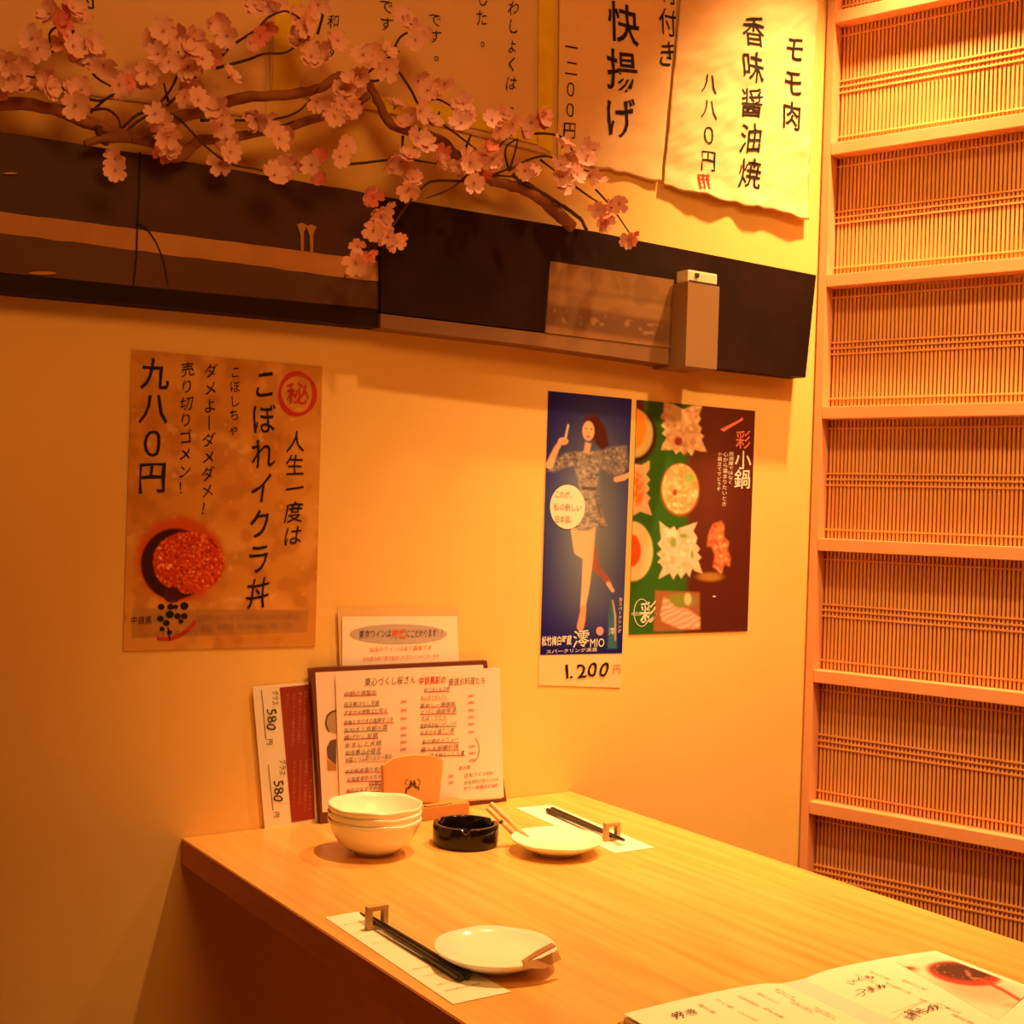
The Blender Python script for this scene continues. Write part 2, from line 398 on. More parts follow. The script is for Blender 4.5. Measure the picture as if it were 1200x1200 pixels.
strip(jag((-60,266),(160,290.5),8,.8,5),[(-60,312),(0,319),(158,335)],d+.0009,'lower_panel',M['brown_board2'],LB,d+.0001)
strip(jag((160,290.5),(443.5,331),14,.8,6),[(158,335),(200,339),(443.5,362)],d+.0009,'lower_panel',M['brown_board2'],LB,d+.0001)
strip([(-60,313),(0,320.5),(200,340),(444.5,363)],[(-60,335),(0,342),(200,360.5),(444.5,384)],d+.001,'dark_border',M['black_board'],LB,.0006,'dark bottom border strip')
ik=Ink(wallp(d+.0026),0)
seam=[(164,178),(163,230),(161,262),(160,300),(156.5,335)]
for a,b in zip(seam[:-1],seam[1:]): ik.line(a,b,2.0)
cr=[(161,262),(168,265),(176,273),(183,284),(190,300),(193,312),(197,335)]
for i,(a,b) in enumerate(zip(cr[:-1],cr[1:])): ik.line(a,b,2.0-.15*i)
ik.build(M['ink'],LB,'seam_line')
ik=Ink(wallp(d+.003),0)
for x,y0,y1 in ((354,264,294),(365,266,296)):
    ik.poly([(x-1.5,y1),(x-2,y0+10),(x-6,y0-1),(x,y0-3),(x+6,y0),(x+2,y0+8),(x+2,y1)])
ik.disc(50,320,16,2).disc(12,203,8,1.2)
ik.build(M['stripe'],LB,'paint_drip',each=True)

RB=empty('black_wall_board',(1.4,D-.001,1.46),'long black board with a brown inset on the right half of the wall','wall board')
topR=[(446.5,230),(700,272),(745,281.4),(956.5,322.5)]
black=topR+[(944,442.5),(839,430.5),(638,389),(446,366)]
board(black,[.045,.046,.047,.050,.043,.043,.043,.043],'panel',M['black_board'],RB,.0005)
board([(446,367.5),(637,390.5),(784,407),(783.5,427),(620,404),(446,384)],[.0425,.0475,.0475,.0475,.0475,.0425],'brown_strip',M['brown_strip'],RB,.0004,label='brown strip along the lower edge')
# painted inset
def inset(p):
    inset0(p); p.C*=.72
def inset0(p):
    X,Y=p.X,p.Y; base=np.array([.34,.155,.05]); p.fill(base)
    t=(Y-306-(X-645)*.155)
    p.fill((.26,.11,.04),sm(2,0,np.abs(t-30)-3)*.7)
    p.fill((.42,.21,.07),sm(2,0,np.abs(t-34)-2)*.6*sm(700,760,X))
    p.fill((.15,.06,.025),sm(46,54,t)*sm(80,72,t)*.85)
    n=vnoise(X,Y,5,3); p.fill((.40,.2,.07),(n>.72)*sm(50,58,t)*sm(74,66,t)*.7)
    p.fill((.20,.09,.03),sm(.55,.8,vnoise(X,Y,16,8))*.5)
RBpl=Plane((0,D-.0485,1.55),(0,-1,0),(1,0,0),(0,0,1))
board([(645,306),(790,328),(787,407),(639,389.5)],[.048]*4,'inset_panel',M['brown_board2'],RB,.03,label='brown streaked inset panel')
picture(RBpl,[(645,306),(790,328),(787,408),(639,390)],1.6,inset,M['print_matte'],RB,'inset_print',0)
# small box
bxr=empty('wall_box',(1.62,D-.001,1.49),'slim tan metal box with a pale cap fixed over the black board','box')
fr=wallp(.088); A=fr([(808.5,330),(845.5,336.5),(838,431.5),(801,430.5)]); Bk=A.copy(); Bk[:,1]=D-.0385
Bk[:,0]=A[:,0]; 
A[3,2]=A[2,2]=(A[3,2]+A[2,2])/2; A[0,2]=A[1,2]=(A[0,2]+A[1,2])/2; A[0,0]=A[3,0]=(A[0,0]+A[3,0])/2; A[1,0]=A[2,0]=(A[1,0]+A[2,0])/2
x0,x1,zt,zb=A[0,0],A[1,0],A[0,2],A[2,2]
G().box((x0,D-.088,zb),(x1,D-.0008,zt)).build('body',M['metal_box'],bxr,bevel=.001)
G().box((x0+.001,D-.086,zt),(x1-.004,D-.055,zt+.022)).build('cap',M['cap'],bxr,bevel=.004)
G().box((x0+.017,D-.0885,zt+.010),(x0+.025,D-.0855,zt+.017)).build('slot',M['plug'],bxr)
G().box((x0+.003,D-.0885,zt+.001),(x1-.007,D-.0865,zt+.003)).build('seam',M['plug'],bxr)

# ============================================================ CALLIGRAPHY PAPERS
def wavy_sheet(px_top,px_bot,dep,name,m,parent,amp,nx=60,ny=40,curl=0,seed=1):
    """sheet with wrinkles; px_top / px_bot are polylines along its top and torn bottom edge"""
    tt=np.array(px_top,float); bb=np.array(px_bot,float)
    def at(P,t):
        s=np.linspace(0,1,len(P)); return np.stack([np.interp(t,s,P[:,0]),np.interp(t,s,P[:,1])],-1)
    u=np.linspace(0,1,nx); T=at(tt,u); Bm=at(bb,u); v=np.linspace(0,1,ny)[:,None,None]
    P=T[None]*(1-v)+Bm[None]*v; X,Y=P[...,0],P[...,1]
    Q=wallp(dep)(P.reshape(-1,2)).reshape(ny,nx,3)
    bx_=lambda X:np.interp(X,bb[:,0],bb[:,1])
    def hf(X,Y):
        X=np.asarray(X)+200.;Y=np.asarray(Y)+200.
        h=amp*(vnoise(X,Y,38,seed)+.5*vnoise(X,Y,17,seed+1)+.3*vnoise(X+Y,Y,9,seed+2))
        return h+curl*sm(26,0,bx_(X-200)-(Y-200))*(.3+1.0*vnoise(X,Y*0,22,seed+5))
    Q[...,1]=D-dep-hf(X,Y)
    Q=Q.reshape(-1,3); idx=np.arange(nx*ny).reshape(ny,nx); q=np.stack([idx[:-1,:-1],idx[1:,:-1],idx[1:,1:],idx[:-1,1:]],-1).reshape(-1,4)
    me=mesh_of(name,local(parent,Q),q.tolist(),m,smooth=True); o=link(name,me,parent)
    md=o.modifiers.new('t','SOLIDIFY'); md.thickness=.0005; md.offset=-1; return lambda X,Y:dep+hf(X,Y)
# right sheet (own thing)
S3=empty('calligraphy_sheet',(1.6,D-.004,1.76),'wrinkled washi sheet with brushed characters and a red seal beside the lattice corner','paper')
botR=jag((775,219),(943,259),22,4,11)
f3=wavy_sheet([(801,-60),(960,-60)],botR,.003,'paper',M['washi'],S3,.0055,80,110,.007,3)
pl=wallp(.008)
RES[0]=3
k=Ink(pl,0,f3)
k.col('モモ肉',(916,38,943,156),.012,.06).col('香味醤油焼',(866,16,896,226),.006,.07).col('八八０円',(820,82,842,204),.0,.06)
k.build(M['ink'],S3,'character',each=True)
k=Ink(pl,0,f3)
for x in (818,823,828): k.line((x,204),(x,222),2.2)
for y in (205,210,215,220): k.line((817,y),(831,y+1.5),1.5)
k.build(M['red_ink'],S3,'seal_mark')
# middle sheet
S2=empty('calligraphy_sheet',(1.4,D-.003,1.76),'plain washi sheet with the biggest brushed characters above the black board','paper')
f2=wavy_sheet([(655,-60),(799,-60)],jag((652,186),(773,214),14,3,12),.002,'paper',M['washi'],S2,.003,60,80,.003,6)
pl=wallp(.004)
k=Ink(pl,0,f2)
k.col('爽快揚げ',(708,-54,750,167),.010,.07).col('骨付き',(770,-30,794,84),.006,.07).col('一二００円',(659,44,677,166),.0,.05)
k.build(M['ink'],S2,'character',each=True)
# left framed paper
S1=empty('calligraphy_sheet',(.9,D-.003,1.8),'aged paper with a gold border and small brushed script behind the blossoms','paper')
f1=wavy_sheet([(318,-60),(647,-60)],[(316,108),(440,128),(642,182)],.002,'paper',M['washi2'],S1,.0015,60,40,0,9)
pl=wallp(.003)
k=Ink(pl,0,lambda X,Y:.0058+0*X)
k.poly([(630,-60),(649,-60),(645,178),(629,172)]); k.poly([(404,112),(445,113),(560,133),(629,152),(628,170),(560,152),(440,130),(403,124)])
k.poly([(322,-60),(352,-60),(350,105),(318,107)])
k.build(M['gold'],S1,'gold_border',each=True)
k=Ink(pl,0,f1)
k.col('和です',(382,16,398,70),.0,.1).col('です。',(442,-2,462,58),.0,.1).col('です。',(500,14,518,72),.0,.1).col('した。',(556,-14,572,56),-.0,.1).col('わしょくは、',(592,-2,608,132),-.0,.1)
k.build(M['ink'],S1,'character',each=True)
S0=empty('calligraphy_sheet',(.5,D-.003,1.9),'pale paper behind the blossoms at the top left with one cut-off character','paper')
f0=wavy_sheet([(-60,-60),(315,-60)],[(-60,90),(150,118),(312,140)],.002,'paper',M['washi2'],S0,.0015,40,30,0,14)
k=Ink(wallp(.003),0,f0); k.col('酢付',(88,-44,116,12),.006,.06); k.build(M['ink'],S0,'character',each=True)

RES[0]=3
# ============================================================ POSTERS
# --- roe bowl poster
pc=[(154.5,409),(378,430),(369.5,757),(144.5,763)]
P1=empty('poster',(.72,D-.001,1.2),'ochre poster with a red roe bowl and black brushed writing, left on the wall','poster')
sheet(wallp(.0012),pc,.001,'paper',M['stripe'],P1)
def paint1(p):
    X,Y=p.X,p.Y; p.fill((.66,.30,.055)); p.fill((.80,.42,.10),sm(.35,.8,vnoise(X,Y,40,1))*.6); p.fill((.48,.19,.03),sm(.4,.8,cloud(X,Y,16,2))*.6)
    p.fill((.84,.50,.16),sm(.72,.9,vnoise(X,Y,6,4)*.6+vnoise(X,Y,18,5)*.4)*.6)
    # bowl
    wob=.08*(vnoise(X,Y,7,7)-.5)
    r=np.sqrt(((X-211)/55)**2+((Y-656)/54)**2)+wob
    p.fill((.62,.10,.012),1-sm(.82,1.05,r))
    r=np.sqrt(((X-205)/41)**2+((Y-661)/43)**2); p.fill((.045,.008,.004),1-sm(.93,1.02,r))
    r=np.sqrt(((X-221)/42)**2+((Y-659)/36)**2)+wob*.5
    eggs=cloud(X,Y,3.0,12); m=1-sm(.95,1.03,r)
    p.fill((.60,.055,.01),m); p.fill((.30,.015,.005),m*sm(.35,.15,eggs)); p.fill((.85,.16,.04),m*sm(.6,.8,eggs)); p.fill((.95,.45,.25),m*(vnoise(X,Y,2.2,13)>.86))
    p.fill((.07,.01,.005),(1-sm(.9,1.05,np.sqrt(((X-202)/11)**2+((Y-697)/10)**2)))*.95)
    # caption band
    m=p.poly([(155,713),(362,715),(360,741),(154,748)],.8); p.fill((.40,.19,.06),m*.62)
picture(wallp(.0012),pc,1.3,paint1,M['print'],P1)
pl=wallp(.0024); k=Ink(pl,0)
k.col('九八０円',(162,418,198,580),.008,.06,1.0)
k.col('売り切りゴメン！',(209,423,227,582),.004,.08).col('ダメよーダメダメ！',(236,425,254,606),.004,.08).col('こぼしちゃ',(268,428,282,512),.0,.08)
k.col('こぼれイクラ丼',(291,430,322,716),.004,.07,.95).col('人生一度は',(333,504,357,642),.002,.07,.95)
k.build(M['ink'],P1,'character',each=True); k=Ink(pl,0)
for cx,cy2,r in ((189,711,4),(200,711,4),(206,711,3),(216,710,5),(199,720,5),(208,722,4),(216,722,4),(188,725,4),(195,730,4),(212,728,3),(190,737,3),(199,741,3)): k.disc(cx,cy2,r,r*.9,10)
k.row('中目黒',(153,722,178,732),.0,.05).line((197,735),(199,751),1.3)
k.build(M['ink'],P1)
k=Ink(pl,0); k.ring(348.5,461.5,20.5,24,4.6,jit=.25).col('秘',(333,447,364,477),.006,.06); k.build(M['red_ink'],P1,'red_seal',each=True); k=Ink(pl,0)
a=[(184,748),(200,749),(214,743),(226,733),(229,727)]
for i in range(4): k.line(a[i],a[i+1],4)
k.build(M['red_ink'],P1)
k=Ink(pl,0); k.row('当店自慢のこぼれいくら丼です。あふれるほどのいくらをのせてご提供します',(232,719,356,727),-.0,.03).row('一日限定・数量限定・売り切れの際はご容赦ください',(232,730,346,738),0,.03).row('いくらをこぼさずどうぞ',(165,738,250,745),0,.03)
k.build(M['faint'],P1)

# --- blue advertising poster
pb=[(642.5,458),(740.5,467.5),(729,765.5),(633,767.5)]
P2=empty('poster',(1.36,D-.001,1.2),'narrow blue poster of a woman in a silvery dress with a price slip below','poster')
sheet(wallp(.0012),[(642,457),(741,467),(727,806),(631,803)],.001,'paper',M['washi'],P2)
def paint2(p):
    X,Y=p.X,p.Y; p.fill((.012,.010,.22))
    g=np.exp(-(((X-692-(Y-600)*-.02)/40)**2+((Y-615)/105)**2)); p.fill((.24,.29,.34),g*.85)
    p.fill((.010,.005,.13),sm(520,450,Y)*.6); p.fill((.008,.006,.17),sm(700,770,Y)*.8)
    skin=(.85,.50,.33); hair=(.09,.02,.015)
    p.fill(hair,p.ell(694,501,11,15)); p.fill(hair,p.poly([(686,490),(700,488),(710,502),(714,522),(706,528),(698,520),(694,505)],2.0))
    # rear leg
    p.fill((.35,.13,.09),p.limb([(692,644),(697,663),(714,683)],[7,5,3]))
    # standing leg
    p.fill(skin,p.limb([(677,622),(679,645),(688,655)],[8,6.5,3])); p.fill(skin,p.limb([(690,618),(689,655),(686,690),(683,712)],[8,6,4.5,3])); 
    p.fill((.75,.36,.2),p.limb([(684,712),(682,726),(680,735)],[3,4,4])); p.fill(skin,p.limb([(713,684),(718,692)],[2.6,2]))
    # sleeves, dress
    dr=(.30,.27,.28)
    p.fill((.24,.22,.26),p.poly([(676,529),(662,531),(650,540),(642,552),(650,553),(664,547),(676,546)],2.0))
    p.fill((.24,.22,.26),p.poly([(700,530),(716,524),(734,522),(736,545),(730,556),(720,560),(704,548)],2.5))
    p.fill(dr,p.poly([(674,530),(704,528),(704,545),(700,566),(698,574),(705,600),(712,616),(700,616),(690,622),(678,622),(669,616),(676,590),(680,572),(674,550)],1.6))
    n=.5*cloud(X,Y,1.7,21)+.5*cloud(X,Y,4,22); m=p.poly([(644,522),(736,520),(736,560),(712,618),(669,622),(674,560),(642,556)],3); 
    p.fill((.50,.45,.42),m*sm(.52,.75,n)*(np.abs(p.C[...,0]-.27)<.07)*.75); p.fill((.10,.09,.14),m*sm(.45,.25,n)*(np.abs(p.C[...,0]-.27)<.09)*.75)
    p.fill((.12,.09,.09),p.poly([(682,570),(699,571),(699,575),(682,574)],1)); p.fill((.13,.11,.15),p.poly([(698,576),(703,595),(706,606),(700,600),(696,580)],2)*.7)
    # face, neck, arms
    p.fill(skin,p.poly([(686,518),(693,520),(690,532),(684,530)],1)); p.fill((.90,.55,.37),p.ell(689.5,505,7,11.5)); 
    p.fill((.3,.08,.06),p.ell(687,502,1.6,1,.4)*.8+0); p.fill((.3,.08,.06),p.ell(693,502.5,1.6,1,.4)*.8); p.fill((.65,.05,.04),p.ell(689,512,2.2,1.1,.4)); p.fill((.7,.35,.22),p.ell(690,507.5,1.3,1,.5)*.7)
    p.fill(skin,p.limb([(644,545),(652,526),(657,518)],[4.5,3.2,2.6])); p.fill(skin,p.ell(660,517,6,4.5)); p.fill((.75,.7,.6),p.limb([(663,512),(666,498)],[1.3,1]))
    p.fill(skin,p.limb([(722,562),(730,560),(738,556)],[3,3.4,2.6]))
    # bottle
    p.fill((.05,.16,.22),p.poly([(716,703),(719,703),(722,720),(723,760),(712,760),(713,722)],1.5)*.9); p.fill((.7,.45,.35),p.limb([(718,704),(721,722),(721,750)],[.8,1,.7])*.8)
picture(wallp(.0012),pb,1.05,paint2,M['print'],P2)
pl=wallp(.0022); k=Ink(pl,0); k.disc(665,594,20.5,26); k.build(M['paper'],P2,'speech_disc',label='pale disc with faint words')
k=Ink(wallp(.0028),0); k.row('これが、',(650,575,674,584),0,.03).row('私の新しい',(649,590,682,599),0,.03).row('日本酒。',(650,604,674,613),0,.03); k.build(M['faint'],P2)
k=Ink(pl,0); k.row('松竹梅白壁蔵',(635,745,670,757),.012,.02).row('澪',(671,738,691,760),.004,.02).row('MIO',(691,746,709,760),.0,.0).row('スパークリング清酒',(640,760,700,765),0,.0)
k.col('澪',(713,735,721,745),0,0).col('泡スパークリング',(724,700,729,742),0,0); k.build(M['white_ink'],P2)
k=Ink(pl,0); k.disc(703,739.5,4.4,5.2,18); k.build(mat('pink_dot',(.9,.35,.33),.5),P2,'pink_dot')
k=Ink(wallp(.0022),0); k.row('1.200',(659,773,716,796),.01,.08); k.build(M['ink'],P2,'digit',each=True); k=Ink(wallp(.0022),0); k.row('円',(718,778,728,790),0,.02); k.build(M['faint'],P2)

# --- hot-pot poster
pp=[(746.5,468.5),(885,481.5),(876,739),(737,743)]
P3=empty('poster',(1.65,D-.001,1.2),'dark red and green food poster with pale dishes, nearest the lattice','poster')
sheet(wallp(.0012),pp,.001,'paper',M['brown_cover'],P3)
def star(cx,cy2,rx,ry,n,seed,lo=.72):
    out=[]; r=np.random.RandomState(seed)
    for i in range(2*n):
        a=2*math.pi*i/(2*n)+.1; sq=1/max(abs(math.cos(a)),abs(math.sin(a)))**.8; k_=(1 if i%2 else .84)*(.94+.1*r.rand())*sq*lo*1.12
        out.append((cx+rx*k_*math.cos(a),cy2+ry*k_*math.sin(a)))
    return out
def zig(P,n=4,a=3.2,seed=1):
    r=np.random.RandomState(seed); P=np.array(P,float); out=[]; c=P.mean(0)
    for i in range(len(P)):
        p0=P[i];p1=P[(i+1)%len(P)]
        for j in range(n):
            t=j/n; q=p0+(p1-p0)*t; d=q-c; d/=np.linalg.norm(d)+1e-9; k=0 if j==0 else (a*(.6+.5*r.rand()) if j%2==0 else -a*.5*r.rand())
            if j%2: q=q-d*a*.55
            out.append(tuple(q+d*max(k,0)))
    return out
def paint3(p):
    X,Y=p.X,p.Y; p.fill((.095,.016,.010)); p.fill((.16,.04,.02),np.exp(-(((X-830)/30)**2+((Y-560)/80)**2))*.7)
    gr=(.035,.13,.012)
    p.fill(gr,p.poly([(758,460),(806,470),(806,700),(800,750),(730,750),(733,560),(748,540)],6)*sm(825,800,X+(Y-600)*.05))
    def blot(m,cols,s,seed):
        for i,c in enumerate(cols): p.fill(c,m*sm(.5,.75,cloud(X,Y,s*.8,seed+i))*.85)
    # cups and dishes
    p.fill((.05,.01,.01),p.ell(744,510,26,32,.1)); p.fill((.62,.48,.20),p.ell(743,508,22,28,.08)); p.fill((.90,.30,.03),p.ell(742,502,16,24,.1))
    pale=(.78,.47,.30)
    m=p.poly([(778,471),(790,474),(801,480),(812,475),(823,476)]+[(819,486),(821,491),(818,497),(822,501),(820,507),(825,511),(822,515),(828,529),(821,529),(814,527),(810,534),(806,529),(801,533),(797,528),(792,532),(789,527),(775,527),(777,520),(782,513),(776,508),(780,503),(775,499),(779,493),(774,489),(778,482)],1.0); p.fill(pale,m); blot(m,[(.85,.55,.25),(.6,.32,.15),(.9,.7,.45)],7,31); p.fill((.35,.05,.03),p.ell(795,517,5,5,.3)); p.fill((.35,.2,.02),p.ell(803,525,3,8,.5)*.5)
    m=p.ell(797,573,21,29,.05); p.fill((.35,.10,.02),p.ell(797,574,23,31,.05)); p.fill((.85,.52,.25),m); blot(m,[(.88,.30,.06),(.95,.75,.5),(.7,.35,.12)],6,41); p.fill((.25,.5,.08),p.ell(808,560,7,6,.4)*.8); p.fill((.3,.08,.03),p.ell(791,577,3,4,.4))
    m=p.poly([(740,543),(752,545),(761,540),(761,550),(757,556),(762,562),(758,567),(761,573),(757,578),(762,583),(759,589),(764,604),(755,601),(750,599),(742,604),(738,600)],1.0); p.fill(pale,m); p.fill((.85,.20,.03),p.ell(746,573,9,20,.25)); blot(m,[(.9,.5,.25)],5,51)
    p.fill((.72,.60,.30),p.ell(741,646,24,35,.05)); p.fill((.70,.10,.015),p.ell(741,645,10,19,.1))
    m=p.poly([(773,611),(779,616),(785,620),(790,617),(793,623),(797,619),(803,617),(817,612),(812,622),(817,630),(815,637),(820,643),(817,648),(822,653),(818,657),(823,672),(815,669),(811,666),(808,676),(804,670),(798,678),(794,670),(789,679),(785,671),(772,678),(777,665),(774,660),(771,659),(775,654),(770,649),(776,644),(771,637),(775,632),(774,622)],1.0); p.fill((.85,.62,.48),m); blot(m,[(.95,.82,.62),(.85,.45,.2),(.9,.55,.42)],7,61); p.fill((.15,.35,.04),(p.ell(789,636,4,6,.4)+p.ell(801,628,5,3,.4)+p.ell(811,650,2,5,.4))*.85)
    # drop of food
    m=p.poly([(836,615),(845,611),(848,615),(848,630),(854,635),(852,645),(856,655),(854,663),(849,660),(845,672),(836,664),(838,650),(834,640),(829,640),(830,628)],2.2); p.fill((.85,.22,.08),m); blot(m,[(.9,.45,.25),(.45,.08,.03)],6,71); p.fill((.55,.28,.05),p.ell(832,676,14,5,.5)*.7)
    m=p.poly([(768,692),(820,694),(820,738),(766,740)],1.5); p.fill((.35,.13,.05),m); p.fill((.25,.28,.05),p.ell(797,704,18,8,.4)*m); p.fill((.7,.6,.35),p.ell(806,702,4,7,.4)*m)
    m2=p.poly([(778,700),(784,704),(792,712),(806,714),(820,724),(820,736),(798,737),(776,728),(774,720)],2); p.fill((.85,.35,.26),m2); st_=np.sin((X*.5+Y*1.1)*.9+4*vnoise(X,Y,8,81)); p.fill((.95,.65,.55),m2*(st_>.4)*.7)
picture(wallp(.0012),pp,1.25,paint3,M['print'],P3)
pl=wallp(.0022); k=Ink(pl,0); k.col('彩',(862,504,880,527),.008,.03,1.0); k.poly([(844,503),(866,492),(870,489),(871,492),(848,506)]); k.build(mat('salmon_ink',(.80,.20,.12),.5),P3)
k=Ink(pl,0); k.col('小鍋',(861,528,880,573),.008,.03,1.05).col('居酒屋ではなく',(853,529,860,568),.0,.0).col('心から温まりたいとき',(846,529,853,594),.0,.0).col('小鍋立てでどうぞ',(840,529,846,576),0,0)
k.row('彩',(750,704,770,731),.008,.06); k.row('中目黒',(740,717,752,722),0,0); 
a=[(752,729),(758,729),(764,725),(769,719)]
for i in range(3): k.line(a[i],a[i+1],2)
k.ring(752,718,9,16,.8); k.disc(837,699,2,1,8); k.build(M['white_ink'],P3)

# ============================================================ MENU STANDS AT THE WALL
# laminated notice at the back
N1=empty('notice_card',(1.02,D-.004,TZ),'clear-bordered white notice with a blue ellipse, standing behind the brown menu','notice')
plA=wallp(.0045)
def toT(pl,x,z=TZ+.0005):   # px of a point on the plane at px column x and height z
    P=pl([(x,900),(x,1000)]); t=(z-P[0,2])/(P[1,2]-P[0,2]); return (x,900+100*t)
sheet(plA,[(395.5,713),(538,712),toT(plA,541),toT(plA,405)],.001,'clear_sleeve',mat('clear_film_edge',(.80,.52,.24),.25,.5),N1)
sheet(wallp(.0062),[(401,722.5),(536,722),(538,782),(401,787)],.0006,'white_card',M['paper'],N1)
k=Ink(wallp(.0066),0); k.disc(467,743,57,11.5,40); k.build(mat('grey_blue_ellipse',(.52,.42,.42),.6),N1,'ellipse_print')
k=Ink(wallp(.0071),0); k.row('東京ワインは',(421,738,459,748),0,.04).row('にこだわります！！',(476,737,522,747),0,.04); k.build(M['ink2'],N1)
k=Ink(wallp(.0071),0); k.row('厳選',(459,737,476,749),.015,.03).row('当店のワインは全て国産です',(433,757,507,763),0,.0).row('中目黒の地下室で醸造した生ワインもございます',(426,768,516,773),0,.0); k.build(mat('salmon_red_ink',(.75,.14,.07),.6),N1)

# brown menu book with two sheets
N2=empty('menu_book',(1.05,D-.02,TZ),'brown-bordered menu book showing a handwritten sheet of dishes with coloured underlines','menu')
plB=wallp(.017)
sheet(plB,[(364,784),(373.5,782.5),(570.5,774),(594,940),(376,966)],.011,'cover',M['brown_cover'],N2)
sheet(wallp(.0178),[(369.5,788),(566,779),(588,936),(378,952)],.0007,'inner_page',M['laminate'],N2)
k=Ink(wallp(.0182),0); k.poly([(382,838),(387,834),(394,833),(394,860),(388,858),(383,851)]); k.build(mat('teapot_grey',(.45,.30,.2),.6),N2,'printed_teapot')
k=Ink(wallp(.0184),0); k.ring(394,847,12,14,2,130,270,16); k.poly([(387,868),(394,866),(394,896),(384,888),(383,876)]); k.build(mat('teapot_dark',(.13,.08,.06),.6),N2,'printed_teapot')
k=Ink(wallp(.0182),0); k.poly([(383,890),(394,896),(394,903),(384,903)]); k.build(M['stripe'],N2,'printed_patch')
plC=wallp(.0200)
sheet(plC,[(393,791.5),(585.5,782.5),(590.5,934.5),(398.5,946)],.0008,'handwritten_sheet',M['laminate'],N2)
pk=wallp(.0206)
kb=Ink(pk,0);kr=Ink(pk,0);kg=Ink(pk,0);ky=Ink(pk,0);kf=Ink(pk,0)
def S(x,y): return (390+x/5.714,770+y/5.714)
def box(x0,y0,x1,y1): a=S(x0,y0);b=S(x1,y1); return (a[0],a[1],b[0],b[1])
kb.row('東心づくし桜さん',box(215,130,560,190),0,.05); kr.row('中目黒彩の',box(575,128,760,185),.012,.05); kb.row('厳選お料理たち',box(775,135,1025,190),0,.05)
L1=[('中野の酒菜中',75,245,295,kr,262),('茄子煮びたし豆腐',75,315,315,kg,335),('アボカド伊勢エビ和え',75,368,370,kr,385),('白身とカツオの塩麹マリネ',75,430,410,kr,447),('生ねぎと京都水菜',75,483,370,kg,500),('揚げだし豆腐',75,535,305,kr,552),('牛すじと大根',80,585,330,ky,600),('和牛煮込み豚足',85,635,325,kg,655),('旬菜とつぶ貝ヘルシー和え',85,680,400,ky,700)]
for t,x0,y,x1,k2,uy in L1:
    kb.row(t,box(x0,y-20,x1,y+18),0,.05); k2.line(S(x0,uy),S(x1,uy-8),.9)
for i,y in enumerate((298,355,410,473,522,568,615)):
    kr.row('380',box(450,y-14,497,y+14),.0,.05)
L2=[('中ごはんもの中',610,218,785,kr,235),('おにぎりせんべい',590,270,770,ky,288),('釜めし一膳御飯',585,320,825,kr,338),('とびこ焼飯茶漬',585,365,830,kr,385),('そば・うどん',590,408,765,ky,425),('吉野湯豆腐ひやしつけ',585,455,830,kg,470),('おまかせ握り八貫',585,500,815,kr,520),('彩の締めメニュー',600,560,845,kr,578),('選べる御膳料理',590,610,845,kr,628),('旬の焼き物といくら重',590,655,885,kr,665)]
for t,x0,y,x1,k2,uy in L2:
    kb.row(t,box(x0,y-18,x1,y+16),0,.05); k2.line(S(x0,uy),S(x1,uy-6),.9)
for y in (258,305,355,400,448,500): kr.row('380',box(903,y-13,948,y+13),0,.05)
for y in (597,642,690): kr.row('680',box(912,y-14,955,y+14),0,.05)
for t,x0,y,x1,k2,uy in [('中お刺身盛り合せ',80,757,340,kr,775),('お造里盛合せ五点',95,810,330,kr,835),('日替り',240,843,340,kr,858),('本日のおすすめ品',90,885,330,kr,905),('四国わらやき鰹',70,935,330,kg,965)]:
    kb.row(t,box(x0,y-16,x1,y+16),0,.05); k2.line(S(x0,uy),S(x1,uy-6),.9)
kr.row('飲み物',box(845,725,920,758),0,.05); kb.row('日本ワイン500',box(880,768,1075,800),0,.05); kg.row('本格焼酎の割もの500',box(880,815,1110,845),0,.05); kr.row('サワー各種ほか380',box(875,855,1105,885),0,.05)
for y,t in ((797,'380'),(840,'580')): kr.row(t,box(772,y-16,812,y+14),0,.05)
kb.ring(*S(935,620),8,14,.8,-70,80,16)
kb.build(M['pen'],N2);kr.build(M['red_ink'],N2,'red_marks');kg.build(M['green_ink'],N2,'green_marks');ky.build(M['yellow_ink'],N2,'yellow_marks')

# left price card, turned on its side
N3=empty('price_card',(.83,D-.004,TZ),'white and maroon price card on its side, leftmost of the cards at the wall','price card')
plD=Plane((0,D-.0055,TZ),(0,-1,0),(1,0,.0),(0,0,1))
R_=lambda x,y:(290+x/6.318,790+y/6.318)
sheet(plD,[R_(38,98),R_(470,58),R_(520,1098),R_(130,1160)],.002,'card',M['paper'],N3)
sheet(wallp(.0061),[R_(240,100),R_(460,78),R_(500,1070),R_(328,1098)],.0004,'maroon_panel',M['maroon'],N3)
k=Ink(wallp(.0064),0)
tl=.055 # the card leans a little to the right as it goes down
def rb(x0,y0,x1,y1): a=R_(x0,y0);b=R_(x1,y1);return (a[0],a[1],b[0],b[1])
k.row('グラス',rb(180,120,235,232),.0,.05,rot=1).row('580',rb(135,250,232,425),.0,.08,rot=1).row('円',rb(140,478,190,525),.0,.03,rot=1)
k.row('グラス',rb(232,630,290,750),.0,.05,rot=1).row('580',rb(185,780,285,955),.0,.08,rot=1).row('円',rb(190,1018,240,1062),.0,.03,rot=1)
k.build(M['ink'],N3,'character',each=True); k=Ink(wallp(.0064),0)
k.line(R_(105,120),R_(137,480),.7).line(R_(155,670),R_(190,1010),.7)
k.build(M['ink'],N3)
k=Ink(wallp(.0067),0)
